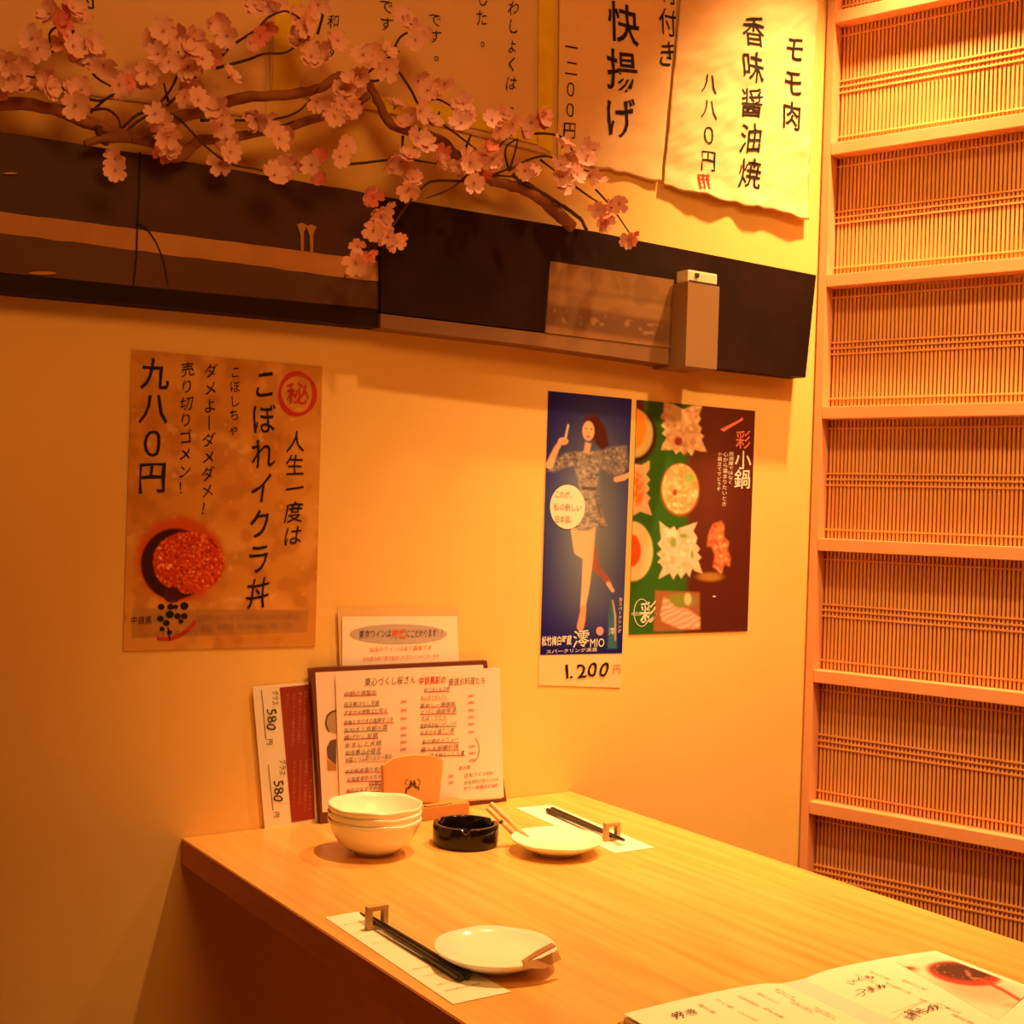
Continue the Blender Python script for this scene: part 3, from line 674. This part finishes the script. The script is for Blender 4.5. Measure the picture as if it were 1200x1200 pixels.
for i,(x,y0,y1,t) in enumerate([(295,140,250,'白ワイン'),(340,135,530,'フルーティーで軽やかな辛口'),(385,130,525,'香り高くすっきりとした味わい'),(425,125,520,'和食によく合う国産白ワインです'),(345,640,990,'ほどよい渋みの赤ワイン'),(390,635,965,'なめらかな口当たりの中口'),(430,630,1020,'お肉料理によく合う国産赤ワイン'),(468,625,1010,'飲みやすく華やかな香りです')]):
    k.row(t,rb(x-12,y0,x+12,y1),-.0,.0,rot=1)
k.build(mat('faint_pink_ink',(.62,.22,.14),.6),N3)

# ============================================================ WOODEN CARD HOLDER
H=empty('wooden_card_holder',(1.03,1.72,TZ),'small wooden stand with a printed crest, behind the black ashtray','stand')
def tabpt(x,y,h=0): return tablep(h)([(x,y)])[0]
bx1=tabpt(550,956)[0]; by0=tabpt(550,956)[1]; BH=.021
G().box((bx1-.128,by0,TZ),(bx1,by0+.044,TZ+BH)).build('base_block',M['holder2'],H,bevel=.0015)
plH=Plane((0,by0+.020,TZ),(0,-1,0),(1,0,0),(0,0,1))
up=[(449,897.5),(462,889),(475,885.8),(488,884.8),(502,885.3),(512,886.8),(519.5,891),(515,934),(450,940)]
A=plH(up); 
A[:,2]=np.where(A[:,2]<TZ+.03,TZ+BH-.0005,A[:,2])
G().prism(A,A+np.array([0,.007,0])).build('upright_board',M['holder'],H,bevel=.0008)
k=Ink(plH,.0006)
Q=lambda x,y:(390+x/5.714,770+y/5.714)
k.poly([Q(487,918),Q(488,878),Q(497,868),Q(497,905)]).poly([Q(574,896),Q(568,868),Q(578,862),Q(580,890)])
k.poly([Q(497,890),Q(505,866),Q(522,858),Q(524,872),Q(508,884)]).poly([Q(570,882),Q(560,862),Q(546,858),Q(544,870),Q(558,880)])
k.poly([Q(512,858),Q(518,836),Q(534,842),Q(534,862)]).poly([Q(534,842),Q(552,836),Q(560,856),Q(534,862)])
k.poly([Q(516,838),Q(524,820),Q(531,838)]).poly([Q(538,838),Q(546,820),Q(554,838)])
k.ring(*Q(500,838),2.2,3.4,.7,90,300,14); k.ring(*Q(572,838),2.2,3.4,.7,-120,90,14)
k.build(M['ink2'],H,'crest_mark')
g=G(); zt2=TZ+BH+.0004
cx0=bx1-.075; pts=[(cx0+.00,by0+.009),(cx0-.006,by0+.004),(cx0+.004,by0+.002),(cx0+.02,by0+.003),(cx0+.045,by0+.006)]
g.tube([(x,y,zt2) for x,y in pts],.0007,6).build('crack_line',M['ink'],H)

# ============================================================ BOWLS
def bowl(R,Hh,seed):
    def wave(r,z,a,i):
        t=max(0,(z/Hh))**2; return r*(1+.007*t*math.sin(7*a+seed)),z+ .0007*t*math.sin(7*a+seed+1.2)
    out=[(.030,.0),(.030,.004),(.040,.006),(.054,.016),(.064,.030),(.070,.044),(.0715,Hh-.001),(.0705,Hh+.0006),(.0685,Hh-.0012),(.066,.043),(.060,.030),(.050,.018),(.036,.010),(.018,.0075),(.002,.007)]
    s=R/.0715
    return lathe([(r*s if i>0 else r*s,z) for i,(r,z) in enumerate(out)],80,wave)
bc=(tabpt(437,957,.066)+0)
bcx=(tabpt(378,960,.062)[0]+tabpt(497,958,.062)[0])/2; 
base_c=tabpt(438,999)
V,Fc=bowl(.0655,.050,1)
names=['cream ceramic bowl at the bottom of the stack of three','middle cream bowl in the stack of three','topmost cream bowl of the stack, with wavy rim']
for i in range(3):
    me=mesh_of('bowl',V,Fc,M['ceramic'],smooth=True)
    o=link('bowl',me); o.location=(base_c[0]-.0,base_c[1],TZ+.0003+.0095*i); o.rotation_euler=(0,0,.7*i)
    tag(o,names[i],'bowl','stacked bowls')

# ============================================================ ASHTRAY
ac=(tabpt(499,988)+tabpt(582,988))/2; AR=.0475; AH=.031
def ash_wave(r,z,a,i):
    # three cigarette notches in the rim
    if i in (3,4,5,6):
        for c0 in (math.radians(118),math.radians(238),math.radians(358)):
            dd=abs((a-c0+math.pi)%(2*math.pi)-math.pi)
            if dd<.16: z=z-.007*(1-(dd/.16)**2)
    return r,z
prof=[(AR*.93,0),(AR*.98,.002),(AR,.008),(AR,AH-.002),(AR-.001,AH),(AR-.006,AH),(AR-.0075,AH-.002),(AR-.009,.012),(AR-.014,.0075),(.002,.007)]
V,Fc=lathe(prof,96,ash_wave); me=mesh_of('ashtray',V,Fc,M['black_glass'],smooth=True)
me.polygons.foreach_set('use_smooth',[True]*len(Fc))
o=link('ashtray',me); o.location=(ac[0]+.003,ac[1]-.006,TZ+.0003); tag(o,'round black glossy ashtray with notched rim, beside the bowls','ashtray')
md=o.modifiers.new('b','BEVEL'); md.width=.0008; md.segments=2; md.limit_method='ANGLE'

# ============================================================ PLATES
def plate(R,seed):
    def wave(r,z,a,i):
        t=(r/R)**4; return r*(1+.004*t*math.sin(6*a+seed)),z+.0004*t*math.sin(6*a+seed)
    return lathe([(R*.52,0),(R*.52,.0035),(R*.58,.0045),(R*.80,.0095),(R*.96,.0165),(R,.0190),(R*.995,.0205),(R*.97,.0205),(R*.90,.0172),(R*.76,.0125),(R*.55,.0090),(R*.3,.0078),(.001,.0076)],80,wave)
np_c=(tabpt(509,1110,.019)+tabpt(651,1110,.019))/2; 
fp_c=(tabpt(600,984,.019)+tabpt(705,984,.019))/2
near_c=tabpt(580.5,1110,.019); far_c=tabpt(652.5,983,.019)
for c,R,lab,sd in ((near_c,.0655,'round cream plate near the front, a folded strip on its right rim',1.0),(far_c,.0655,'round cream plate farther back, beside the black ashtray',2.4)):
    V,Fc=plate(R,sd); o=link('plate',mesh_of('plate',V,Fc,M['ceramic'],smooth=True)); o.location=(c[0],c[1],TZ+.0004); tag(o,lab,'plate','cream plates on the table')

# folded bamboo strips on the rims
def ribbon(P,wvec,wd,th):
    P=[np.array(p,float) for p in P]; wv=np.array(wvec,float); wv/=np.linalg.norm(wv); A=[];n=len(P)
    V=[];Fc=[]
    for i,p in enumerate(P):
        t=P[min(i+1,n-1)]-P[max(i-1,0)]; t/=np.linalg.norm(t); w_=wv-t*(wv@t); w_/=np.linalg.norm(w_); nn=np.cross(t,w_)
        wi=wd[i] if hasattr(wd,'__len__') else wd
        V+=[p+w_*wi/2+nn*th/2,p-w_*wi/2+nn*th/2,p-w_*wi/2-nn*th/2,p+w_*wi/2-nn*th/2]
    for i in range(n-1):
        for j in range(4): Fc.append((i*4+j,i*4+(j+1)%4,(i+1)*4+(j+1)%4,(i+1)*4+j))
    Fc+= [(3,2,1,0),(4*n-4,4*n-3,4*n-2,4*n-1)]
    return V,Fc
# near clip: apex inside the rim, blades opening to the right
T=empty('folded_strip',tuple(tabpt(640,1122)),'brown folded wooden strip resting on the right rim of the front plate','strip')
a0=tabpt(612,1128,.021); a1=tabpt(632,1116,.030); a2=tabpt(649,1107,.036)
V,Fc=ribbon([a0,a1,a2],(.35,-.9,.1),[.005,.008,.008],.0014); G().add(V,Fc).build('upper_blade',M['dark_bamboo'],T)
b0=tabpt(613,1131,.0215); b1=tabpt(636,1129,.020); b2=tabpt(655,1119,.024)
V,Fc=ribbon([b0,b1,b2],(.25,-.5,-.85),[.006,.011,.010],.0014); G().add(V,Fc).build('lower_blade',M['rest'],T)
# far clip: two slim sticks over the rim
T=empty('folded_strip',tuple(tabpt(600,975)),'pale folded bamboo strip leaning on the left rim of the far plate','strip')
e0=tabpt(619,982,.011); e1=tabpt(606,971,.024); 
def up_pt(px,py,ref,dx,dy):  # point on the pixel ray at ground offset from ref
    r=rays([(px,py)])[0]; t=((ref[1]+dy)-CAM[1])/r[1]; return CAM+r*t
e2=up_pt(575.5,942,e1,0,.004)
G().tube([e0,e1,e2],[.0030,.0034,.0036],8).build('front_arm',M['bamboo'],T,smooth=True)
f0=up_pt(603,979,e1,0,-.004); f2=up_pt(571,947,e1,0,.001); fm=(np.array(f0)+np.array(f2))/2
G().tube([f0,fm,f2],[.0028,.0030,.0030],8).build('rear_arm',M['bamboo'],T,smooth=True)
G().tube([fm+np.array([.001,0,-.001]),fm*.9+f2*.1+np.array([0,0,.0005])],.0034,8).build('dark_band',M['ink2'],T,smooth=True)

# ============================================================ PAPER SLIPS
for cs,lab,sd in (([(381,1075),(420,1068),(599,1162),(531,1176.5)],'long cream paper slip under the front chopsticks',1),([(605,947),(646,943),(767,993),(721,999.5)],'long cream paper slip under the far chopsticks',2)):
    E_=empty('paper_slip',tuple(tabpt(*np.mean(cs,0))),lab,'paper slip','paper slips under the chopsticks')
    sheet(tablep(.0009),cs,.0006,'paper',M['slip'],E_)
    A=[tabpt(*c,.0009) for c in cs]; ax=(A[2]-A[1]); ax/=np.linalg.norm(ax)
    pl=Plane((0,0,TZ+.0009),(0,0,1),(-ax[1],ax[0],0),(-ax[0],-ax[1],0)); k=Ink(pl,.0003)
    # faint vertical print, columns across the slip
    o0,o1,o2,o3=[np.array(c,float) for c in cs]
    r=np.random.RandomState(sd)
    for t,txt in ((.1,'おてもと彩'),(.32,'いらっしゃいませ'),(.62,'本日はご来店ありがとう'),(.70,'ございますごゆっくり'),(.80,'お過ごしくださいませ'),(.87,'中目黒の居酒屋')):
        a=o0*(1-t)+o3*t; b=o1*(1-t)+o2*t; c0=a*.85+b*.15; c1=a*.2+b*.8
        P0=tabpt(*c0,.0013); P1_=tabpt(*c1,.0013); Lw=np.linalg.norm(P1_-P0); uu=(P1_-P0)/Lw; vv=np.cross([0,0,1],uu)
        n=len(txt); h_=.0042
        for i,chh in enumerate(txt):
            V,Fc=glyph(chh,0)
            if len(V): k.put(np.stack([(V[:,0]+i)*Lw/n,(V[:,1]-.36)*h_],1),Fc,P0,uu,vv)
    k.build(M['faint'],E_,'printed_text')

# ============================================================ CHOPSTICKS AND RESTS
def rest(px,lab,rot,base_px):
    c=tabpt(*base_px); s=.026; th=.0085; w_=.0052; z0=.0013
    E_=empty('chopstick_rest',(c[0],c[1],TZ+z0),lab,'chopstick rest','wooden chopstick rests',rz=rot)
    g=G(); o_=[(-s/2,0),(s/2,0),(s/2,s),(-s/2,s)]; i_=[(-s/2+w_+.001,w_-.0005),(s/2-w_-.001,w_-.0005),(s/2-w_-.001,s-w_),(-s/2+w_+.001,s-w_)]
    V=[(x,-th/2,z) for x,z in o_+i_]+[(x,th/2,z) for x,z in o_+i_]
    Fc=[]
    for j in range(4):
        k2=(j+1)%4; Fc+=[(j,k2,4+k2,4+j),(8+k2,8+j,12+j,12+k2),(j,8+j,8+k2,k2),(4+j,4+k2,12+k2,12+j)]
    g.add(V,Fc).build('frame',M['rest'],E_,bevel=.0006,world=False); return E_,c
def stick(p_thick,p_tip,lab):
    a=np.array(p_thick);b=np.array(p_tip); o=empty('chopstick',(a[0],a[1],a[2]),lab,'chopstick','black chopsticks')
    g=G(); P=[a*(1-t)+b*t for t in (0,.01,.35,.7,.97,1)]; g.tube(P,[.0030,.0037,.0034,.0026,.0014,.0009],10)
    g.build('shaft',M['chop'],o,smooth=False)
    g=G(); q1=a*(1-.012)+b*.012; q2=a*(1-.055)+b*.055; g.tube([q1,q2],[.00385,.0038],10); g.build('end_band',M['chop'],o)
    return o
hz=.0013+.0047
_n0=tabpt(541,1148,.004); _n1=tabpt(549,1146,.004)
nr=tabpt(441,1089); d1=_n0-nr; ang=math.atan2(d1[1],d1[0])+math.pi/2
rest(None,'square wooden chopstick rest standing on the front paper slip',ang,(441,1089))
def along(a,via,L): d_=via-a; d_/=np.linalg.norm(d_); return a+d_*L
via=nr.copy(); via[2]=TZ+.0013+.0047+.0027
for i,(s0,lab) in enumerate(((0,'black chopstick on the front slip, the one nearer the table edge'),(1,'black chopstick on the front slip, the one nearer the plate'))):
    ax=(_n0-nr); ax[2]=0; ax/=np.linalg.norm(ax); side=np.array([-ax[1],ax[0],0])*(1 if True else 1)
    a=(_n0 if i==0 else _n1).copy(); a[2]=TZ+.0013+.0039
    v=via+side*(-.0030 if (a-_n0)@side<.0001 and i==0 else .0030)
    b=along(a,v,.225 if i==0 else .222); stick(a,b,lab)
fr_=tabpt(716.5,985.5); _f0=tabpt(641,950,.004); _f1=tabpt(646.5,948.5,.004)
d1=_f0-fr_; ang=math.atan2(d1[1],d1[0])+math.pi/2
rest(None,'square wooden chopstick rest on the far slip beside the far plate',ang,(716.5,985.5))
via=fr_.copy(); via[2]=TZ+.0013+.0047+.0027
for i,(a0_,lab) in enumerate(((_f0,'black chopstick on the far slip, the one nearer the far plate'),(_f1,'black chopstick on the far slip, the one away from the far plate'))):
    ax=(_f0-fr_); ax[2]=0; ax/=np.linalg.norm(ax); side=np.array([-ax[1],ax[0],0]); a=a0_.copy(); a[2]=TZ+.0013+.0039
    sg=1 if (_f1-_f0)@side>0 else -1
    v=via+side*(.0030*sg*(1 if i else -1)); stick(a,along(a,v,.222),lab)

# ============================================================ OPEN MENU BOOK (front right)
HB=.010
OB=empty('open_menu',tuple(tabpt(960,1170)),'open photo menu lying flat at the front right corner of the table','menu')
top=tablep(HB)
c0=top([(731,1188)])[0]; c1=top([(929,1146)])[0]; c2=top([(1096,1114)])[0]; ed=c1-c0
dv=np.array([-.012,-.30,0]); 
def pagegrid(a,b,name,nx=24,ny=24,lift=.005,gut=1):
    V=[];Fc=[]
    for j in range(ny+1):
        for i in range(nx+1):
            u=i/nx; v=j/ny; p=a*(1-u)+b*u+dv*v; t=(1-u) if gut==0 else u
            z=lift*math.exp(-((1-t)*7)**2)*-1+ .0025*math.sin(t*math.pi)
            V.append((p[0],p[1],TZ+HB+z))
    for j in range(ny):
        for i in range(nx): k0=j*(nx+1)+i; Fc.append((k0,k0+nx+1,k0+nx+2,k0+1))
    return V,Fc
for a,b,gt,nm in ((c0,c1,1,'left_page'),(c1,c2,0,'right_page')):
    V,Fc=pagegrid(a,b,nm,gut=gt); g=G().add(V,Fc); g.build('page',M['slip'],OB,smooth=True)
    # page block under it
    lo=[np.array([p[0],p[1],TZ+.0015]) for p in (a,b,b+dv,a+dv)]; hi=[p+np.array([0,0,.0052]) for p in lo]
    G().prism(lo,hi).build('page_block',M['paper'],OB)
ex=ed/np.linalg.norm(ed)*.004
lo=[c0-ex+[0,.003,0],c2+ex+[0,.003,0],c2+ex+dv-[0,.003,0],c0-ex+dv-[0,.003,0]]; lo=[np.array([p[0],p[1],TZ+.0003]) for p in lo]
G().prism(lo,[p+np.array([0,0,.0014]) for p in lo]).build('cover',M['dark_bamboo'],OB)
pt=tablep(HB+.0027)
def paintM(p):
    X,Y=p.X,p.Y; p.fill((.92,.87,.66)); p.fill((.85,.32,.18),p.ell(1146,1160,48,14,.6,12)*.6); p.fill((.60,.06,.03),p.ell(1130,1141,44,13.5,.12,8)); p.fill((.10,.03,.02),p.ell(1127,1139,36,9.5,.3,8))
    p.fill((.5,.2,.12),(vnoise(X,Y,3,3)>.75)*p.ell(1125,1139,34,9,.3,8)*.8)
    p.fill((.60,.08,.03),p.limb([(1148,1147),(1175,1160),(1205,1178)],[1.6,1.8,1.8])); p.fill((.35,.4,.1),p.ell(1185,1178,12,2.5,.5)*.6)
    p.fill((.85,.45,.3),p.ell(1066,1136,12,4,.6)*.9); p.fill((.35,.12,.07),p.ell(1066,1135,6,2.2,.4))
    
picture(pt,[(1050,1127),(1096,1118),(1208,1160),(1170,1196)],1.4,paintM,M['print_matte'],OB,'printed_dish',0)
uxy=ed.copy(); uxy[2]=0; uxy/=np.linalg.norm(uxy); vxy=np.cross([0,0,1],uxy)
ptx=Plane((0,0,TZ+HB+.0030),(0,0,1),uxy,vxy); kk=Ink(ptx,.0002); kf=Ink(ptx,.0002)
def mrow(kx,txt,x,y,L,h,ux=uxy,vx=vxy,bold=0,amt=.03):
    p=ptx([(x,y)],.0002)[0]; n=len(txt)
    for i,chh in enumerate(txt):
        V,Fc=glyph(chh,bold)
        if len(V): V=brush(V,amt,hash_(chh,i)); kx.put(np.stack([(V[:,0]+i)*L/n,(V[:,1]-.36)*h],1),Fc,p,ux,vx)
# vertical columns run towards the viewer
dn=-vxy
def mcol(kx,txt,x,y,L,h,bold=0,amt=.04):
    p=ptx([(x,y)],.0002)[0]; n=len(txt); s=L/n
    for i,chh in enumerate(txt):
        V,Fc=glyph(VERT.get(chh,chh),bold)
        if len(V): V=brush(V,amt,hash_(chh,i)); kx.put(np.stack([(V[:,0]-.5)*h,(V[:,1]-.36)*s-i*s],1),Fc,p,uxy,vxy)
mrow(kk,'いくら',994,1150,.036,.011,bold=.012); mrow(kk,'つまみ',1003,1162,.042,.011,bold=.012); 
mrow(kk,'鍋もの',1062,1188,.044,.013,bold=.012); mrow(kk,'焼き',788,1190,.030,.013,bold=.012)
for x,y,t in ((1005,1142,'六八〇円'),(1022,1139,'五八〇円'),(1040,1152,'冷や奴四八〇円'),(1060,1149,'枝豆三八〇円'),(1080,1171,'おでん盛り'),(1100,1176,'もつ煮込み'),(1120,1190,'湯豆腐'),(822,1178,'焼き鳥'),(842,1172,'つくね'),(868,1168,'手羽先焼き'),(890,1164,'砂肝にんにく'),(912,1160,'豚ばら串'),(868,1186,'ししとう'),(898,1182,'ねぎま串'),(930,1174,'厚揚げ焼き'),(958,1182,'銀杏焼き')):
    mcol(kf,t,x,y,.020+.004*len(t)/2,.0055)
kk.build(M['ink2'],OB); kf.build(M['faint'],OB)
kx=Ink(ptx,.0003); kx.line((1045,1187),(1085,1172),.5); kx.build(M['faint'],OB,'ruled_line')

# ============================================================ CHERRY BLOSSOM BRANCH
CB=empty('cherry_blossom_branch',(.9,D-.06,1.66),'artificial cherry branch with pink blossoms lying along the top of the wall boards','branch')
def pts3(px,dep):
    n=len(px); dd=dep if hasattr(dep,'__len__') else [dep]*n
    return [wallp(dd[i])([px[i]])[0] for i in range(n)]
def smooth_path(P,k=4):
    P=np.array(P); out=[]; n=len(P)
    for i in range(n-1):
        p0=P[max(i-1,0)];p1=P[i];p2=P[i+1];p3=P[min(i+2,n-1)]
        for t in np.linspace(0,1,k,endpoint=False): out.append(.5*((2*p1)+(-p0+p2)*t+(2*p0-5*p1+4*p2-p3)*t*t+(-p0+3*p1-3*p2+p3)*t**3))
    out.append(P[-1]); return np.array(out)
PXM=1/ (FPX/1.95)   # metres per photo pixel near the branch
def limb(px,r0,r1,dep,name,m,k=10,seed=0):
    P=smooth_path(pts3(px,dep),4); n=len(P); r=np.random.RandomState(seed)
    if name=='main_branch': P=P+ (r.rand(n,3)-.5)*.0022
    R=np.linspace(r0,r1,n)*PXM*(1+.16*(r.rand(n)-.5))
    return G().tube(P,R,k).build(name,m,CB,smooth=True)
dB=.055
limb([(-60,118),(0,121),(50,125),(100,142),(143,158),(187,170),(206,184)],6.5,6,dB,'main_branch',M['branch'],seed=1)
limb([(150,160),(178,150),(207,138),(240,130),(283,115),(333,112),(370,105),(393,91),(400,88)],7,5,dB+.006,'main_branch',M['branch'],seed=2)
limb([(196,184),(213,182),(230,167),(253,162),(273,160),(333,150),(383,135),(417,123),(431,112)],6,4.5,dB,'main_branch',M['branch'],seed=3)
limb([(428,94),(438,108),(447,127),(460,147),(487,155),(513,163),(530,178),(542,192)],4.5,7,dB+.004,'main_branch',M['branch'],seed=4)
limb([(576,211),(595,217),(612,221),(633,233),(653,250),(671,267)],6.5,8,dB-.004,'main_branch',M['branch'],seed=5)
limb([(540,190),(556,200),(578,212)],6.5,6.5,dB,'main_branch',M['branch'],seed=9)
limb([(600,205),(622,218),(645,232),(665,245),(680,256),(688,270)],3,2.2,dB+.004,'main_branch',M['twig'],seed=6)
limb([(100,168),(120,163),(150,160)],3,7,dB+.004,'main_branch',M['branch'],seed=7)
limb([(115,150),(118,162),(126,170)],4,2,dB+.006,'main_branch',M['twig'],seed=8)
tw=[[(143,150),(160,135),(180,127),(195,112),(205,95),(209,80),(209,60)],[(197,118),(192,98)],[(195,124),(205,115),(220,100),(230,90)],[(150,152),(168,138),(190,132),(207,137),(225,155),(245,175),(270,192),(300,198),(320,203)],[(235,141),(270,141),(300,141),(330,138),(350,130),(365,115),(374,102)],[(253,80),(290,70),(310,63),(333,62),(350,52)],[(253,75),(270,55),(300,35),(315,20),(335,13),(352,22)],[(100,72),(112,90),(130,101)],[(88,45),(83,32),(70,30),(58,40),(62,62)],[(100,115),(118,118),(133,112)],[(106,132),(125,115),(134,110)],[(106,129),(125,128),(138,138),(141,150)],[(26,88),(42,91)],[(65,97),(77,107)],[(423,92),(440,78),(455,68),(468,60)],[(423,93),(440,95),(455,90)],[(463,80),(462,60),(468,45),(480,38),(493,45)],[(463,78),(473,92),(483,108),(490,122),(505,137),(525,150),(545,165),(562,178)],[(497,123),(505,117),(515,117),(530,125)],[(400,193),(425,191),(460,187),(480,187),(512,192)],[(472,160),(471,184)],[(578,180),(590,166),(600,158)],[(597,200),(603,180),(607,163)],[(597,200),(592,182),(595,170),(606,163)],[(596,200),(620,187),(640,183),(660,190),(682,198),(702,205)],[(633,187),(650,200)],[(615,157),(645,157),(665,165),(672,185),(672,197)],[(672,217),(690,230),(700,236)],[(698,222),(717,243),(737,272)],[(551,213),(530,212),(505,213),(490,225),(475,243),(460,265),(445,280),(430,295)],[(415,310),(410,316),(403,326)],[(556,196),(540,212),(522,224),(500,232)],[(545,175),(552,158)],[(325,150),(345,142)],[(560,200),(580,205),(600,207)],[(575,206),(590,200),(600,196)],[(372,40),(378,20),(382,4)],[(380,5),(378,15),(376,20)],[(512,140),(515,131)]]
for i,t in enumerate(tw):
    L=len(t); a=.065+.03*rng.rand(); 
    dd=[dB+.003+ (a-dB)*j/(L-1) for j in range(L)]
    P=smooth_path(pts3(t,dd),4); G().tube(P,np.linspace(1.7,1.0,len(P))*PXM,6).build('twig',M['twig'],CB,smooth=True)

def blossom_mesh(seed,deep=False,closed=False,double=False):
    r=np.random.RandomState(seed); V=[];Fc=[];fm=[]
    def petal(an,R_,wd,cup,z0=0):
        n0=len(V); rows=[(0,.12,0),(.35,.75,.10),(.7,1.0,.30),(.93,.8,.42),(1.0,.35,.45)]
        for t,wf,zz in rows:
            for sx in (-1,-.45,0,.45,1):
                x=t*R_*(1-.10*(1-abs(sx)) if t==1.0 else 1); y=sx*wf*wd/2; z=z0+zz*cup*R_+.10*abs(sx)*R_*t*cup+.02*R_*math.sin(5*t+sx*3+seed)
                V.append((x*math.cos(an)-y*math.sin(an),x*math.sin(an)+y*math.cos(an),z))
        for i in range(4):
            for j in range(4): a=n0+i*5+j; Fc.append((a,a+1,a+6,a+5)); fm.append(0)
    R_=1.0; cup=1.6 if closed else .55+.5*r.rand()
    for k in range(5): petal(2*math.pi*k/5+.15*r.randn(),R_*(.92+.15*r.rand()),.85,cup)
    if double:
        for k in range(4): petal(2*math.pi*(k+.5)/4+.3*r.randn(),R_*.75,.7,1.3,.05)
    # stamens and calyx
    for k in range(6):
        a=2*math.pi*k/6+.3; n0=len(V); d_=np.array([math.cos(a)*.28,math.sin(a)*.28,.42]); 
        V+= [(0.03,0,.02),(-.02,.02,.02),(-.02,-.02,.02),tuple(d_)]; Fc+=[(n0,n0+1,n0+3),(n0+1,n0+2,n0+3),(n0+2,n0,n0+3)]; fm+=[1]*3
    n0=len(V)
    for k in range(6): V.append((.12*math.cos(k*math.pi/3),.12*math.sin(k*math.pi/3),.0))
    V.append((0,0,-.35))
    for k in range(6): Fc.append((n0+k,n0+(k+1)%6,n0+6)); fm.append(1)
    return mesh_of('blossom',V,Fc,[M['petal_deep' if deep else 'petal'],M['stamen']],fm,True)
BM=[blossom_mesh(i,double=i%3==0) for i in range(6)]+[blossom_mesh(20,closed=True),blossom_mesh(21,closed=True,deep=True),blossom_mesh(22,deep=True)]
FL=[(-8,96),(4,102),(10,90),(22,84),(8,75),(55,93),(57,106),(85,112),(97,106),(90,122),(38,45),(60,14),(75,22),(85,12),(97,25),(72,52),(86,56),(95,62),(110,70),(122,76),(138,100),(150,95),(160,88),(172,94),(182,48),(190,38),(185,64),(195,72),(205,76),(218,60),(227,50),(233,68),(240,78),(210,42),(245,28),(258,26),(264,40),(293,50),(305,43),(313,30),(298,8),(312,2),(326,6),(345,32),(356,42),(360,22),(371,8),(365,66),(374,60),(386,52),(216,112),(226,104),(233,118),(183,134),(192,146),(198,158),(196,172),(190,178),(135,187),(136,200),(256,130),(262,146),(266,164),(270,177),(258,192),(300,138),(311,144),(326,163),(320,206),(331,197),(336,184),(346,192),(366,192),(374,184),(376,213),(381,122),(390,126),(396,134),(410,124),(400,106),(412,98),(424,64),(436,60),(451,60),(456,72),(452,82),(474,20),(480,28),(487,45),(498,46),(372,118),(383,125),(392,134),(401,124),(411,129),(413,96),(421,90),(489,95),(500,104),(510,100),(519,98),(464,127),(470,146),(480,136),(490,130),(498,140),(506,145),(531,130),(541,124),(546,136),(540,144),(575,141),(585,150),(590,136),(600,146),(612,151),(621,141),(632,143),(636,137),(405,172),(399,184),(459,190),(470,192),(478,185),(490,165),(500,171),(515,190),(520,181),(540,194),(546,185),(551,190),(560,181),(570,176),(575,186),(565,201),(556,215),(485,210),(480,221),(437,230),(430,226),(451,245),(446,254),(437,270),(455,278),(462,283),(420,290),(425,300),(434,298),(417,308),(664,180),(659,170),(690,174),(686,190),(655,194),(660,209),(664,217),(676,204),(691,206),(701,214),(700,246),(705,256),(714,236),(725,238),(709,263),(735,283),(740,276),(622,205),(616,200),(668,192),(355,30),(348,20),(20,100),(45,55),(66,30),(104,48),(175,85),(220,78),(248,60),(270,90),(395,48),(340,165),(352,48)]
DEEP={(38,45),(86,56),(376,213),(325,163)}
for i,(x,y) in enumerate(FL):
    x+=rng.randn()*1.2; y+=rng.randn()*1.2
    dep=.062+.05*rng.rand(); p=wallp(dep)([(x,y)])[0]
    mi=rng.randint(0,6) if rng.rand()<.82 else rng.randint(6,9)
    o=bpy.data.objects.new('blossom',BM[mi]); C.objects.link(o); o.parent=CB; o.location=Vector(p)-CB.location
    nrm=Vector((rng.randn()*.55-.2,-1,rng.randn()*.55-.15)).normalized()
    if y>225: nrm=Vector((-.2+rng.randn()*.5,-.8,-.5+rng.randn()*.3)).normalized()
    q=nrm.to_track_quat('Z','Y'); e=q.to_matrix().to_4x4()@Matrix.Rotation(rng.rand()*6.28,4,'Z'); o.rotation_euler=e.to_euler()
    s=(12.0+3.0*rng.rand())*PXM*(.8 if mi>5 else 1); o.scale=(s,s,s)
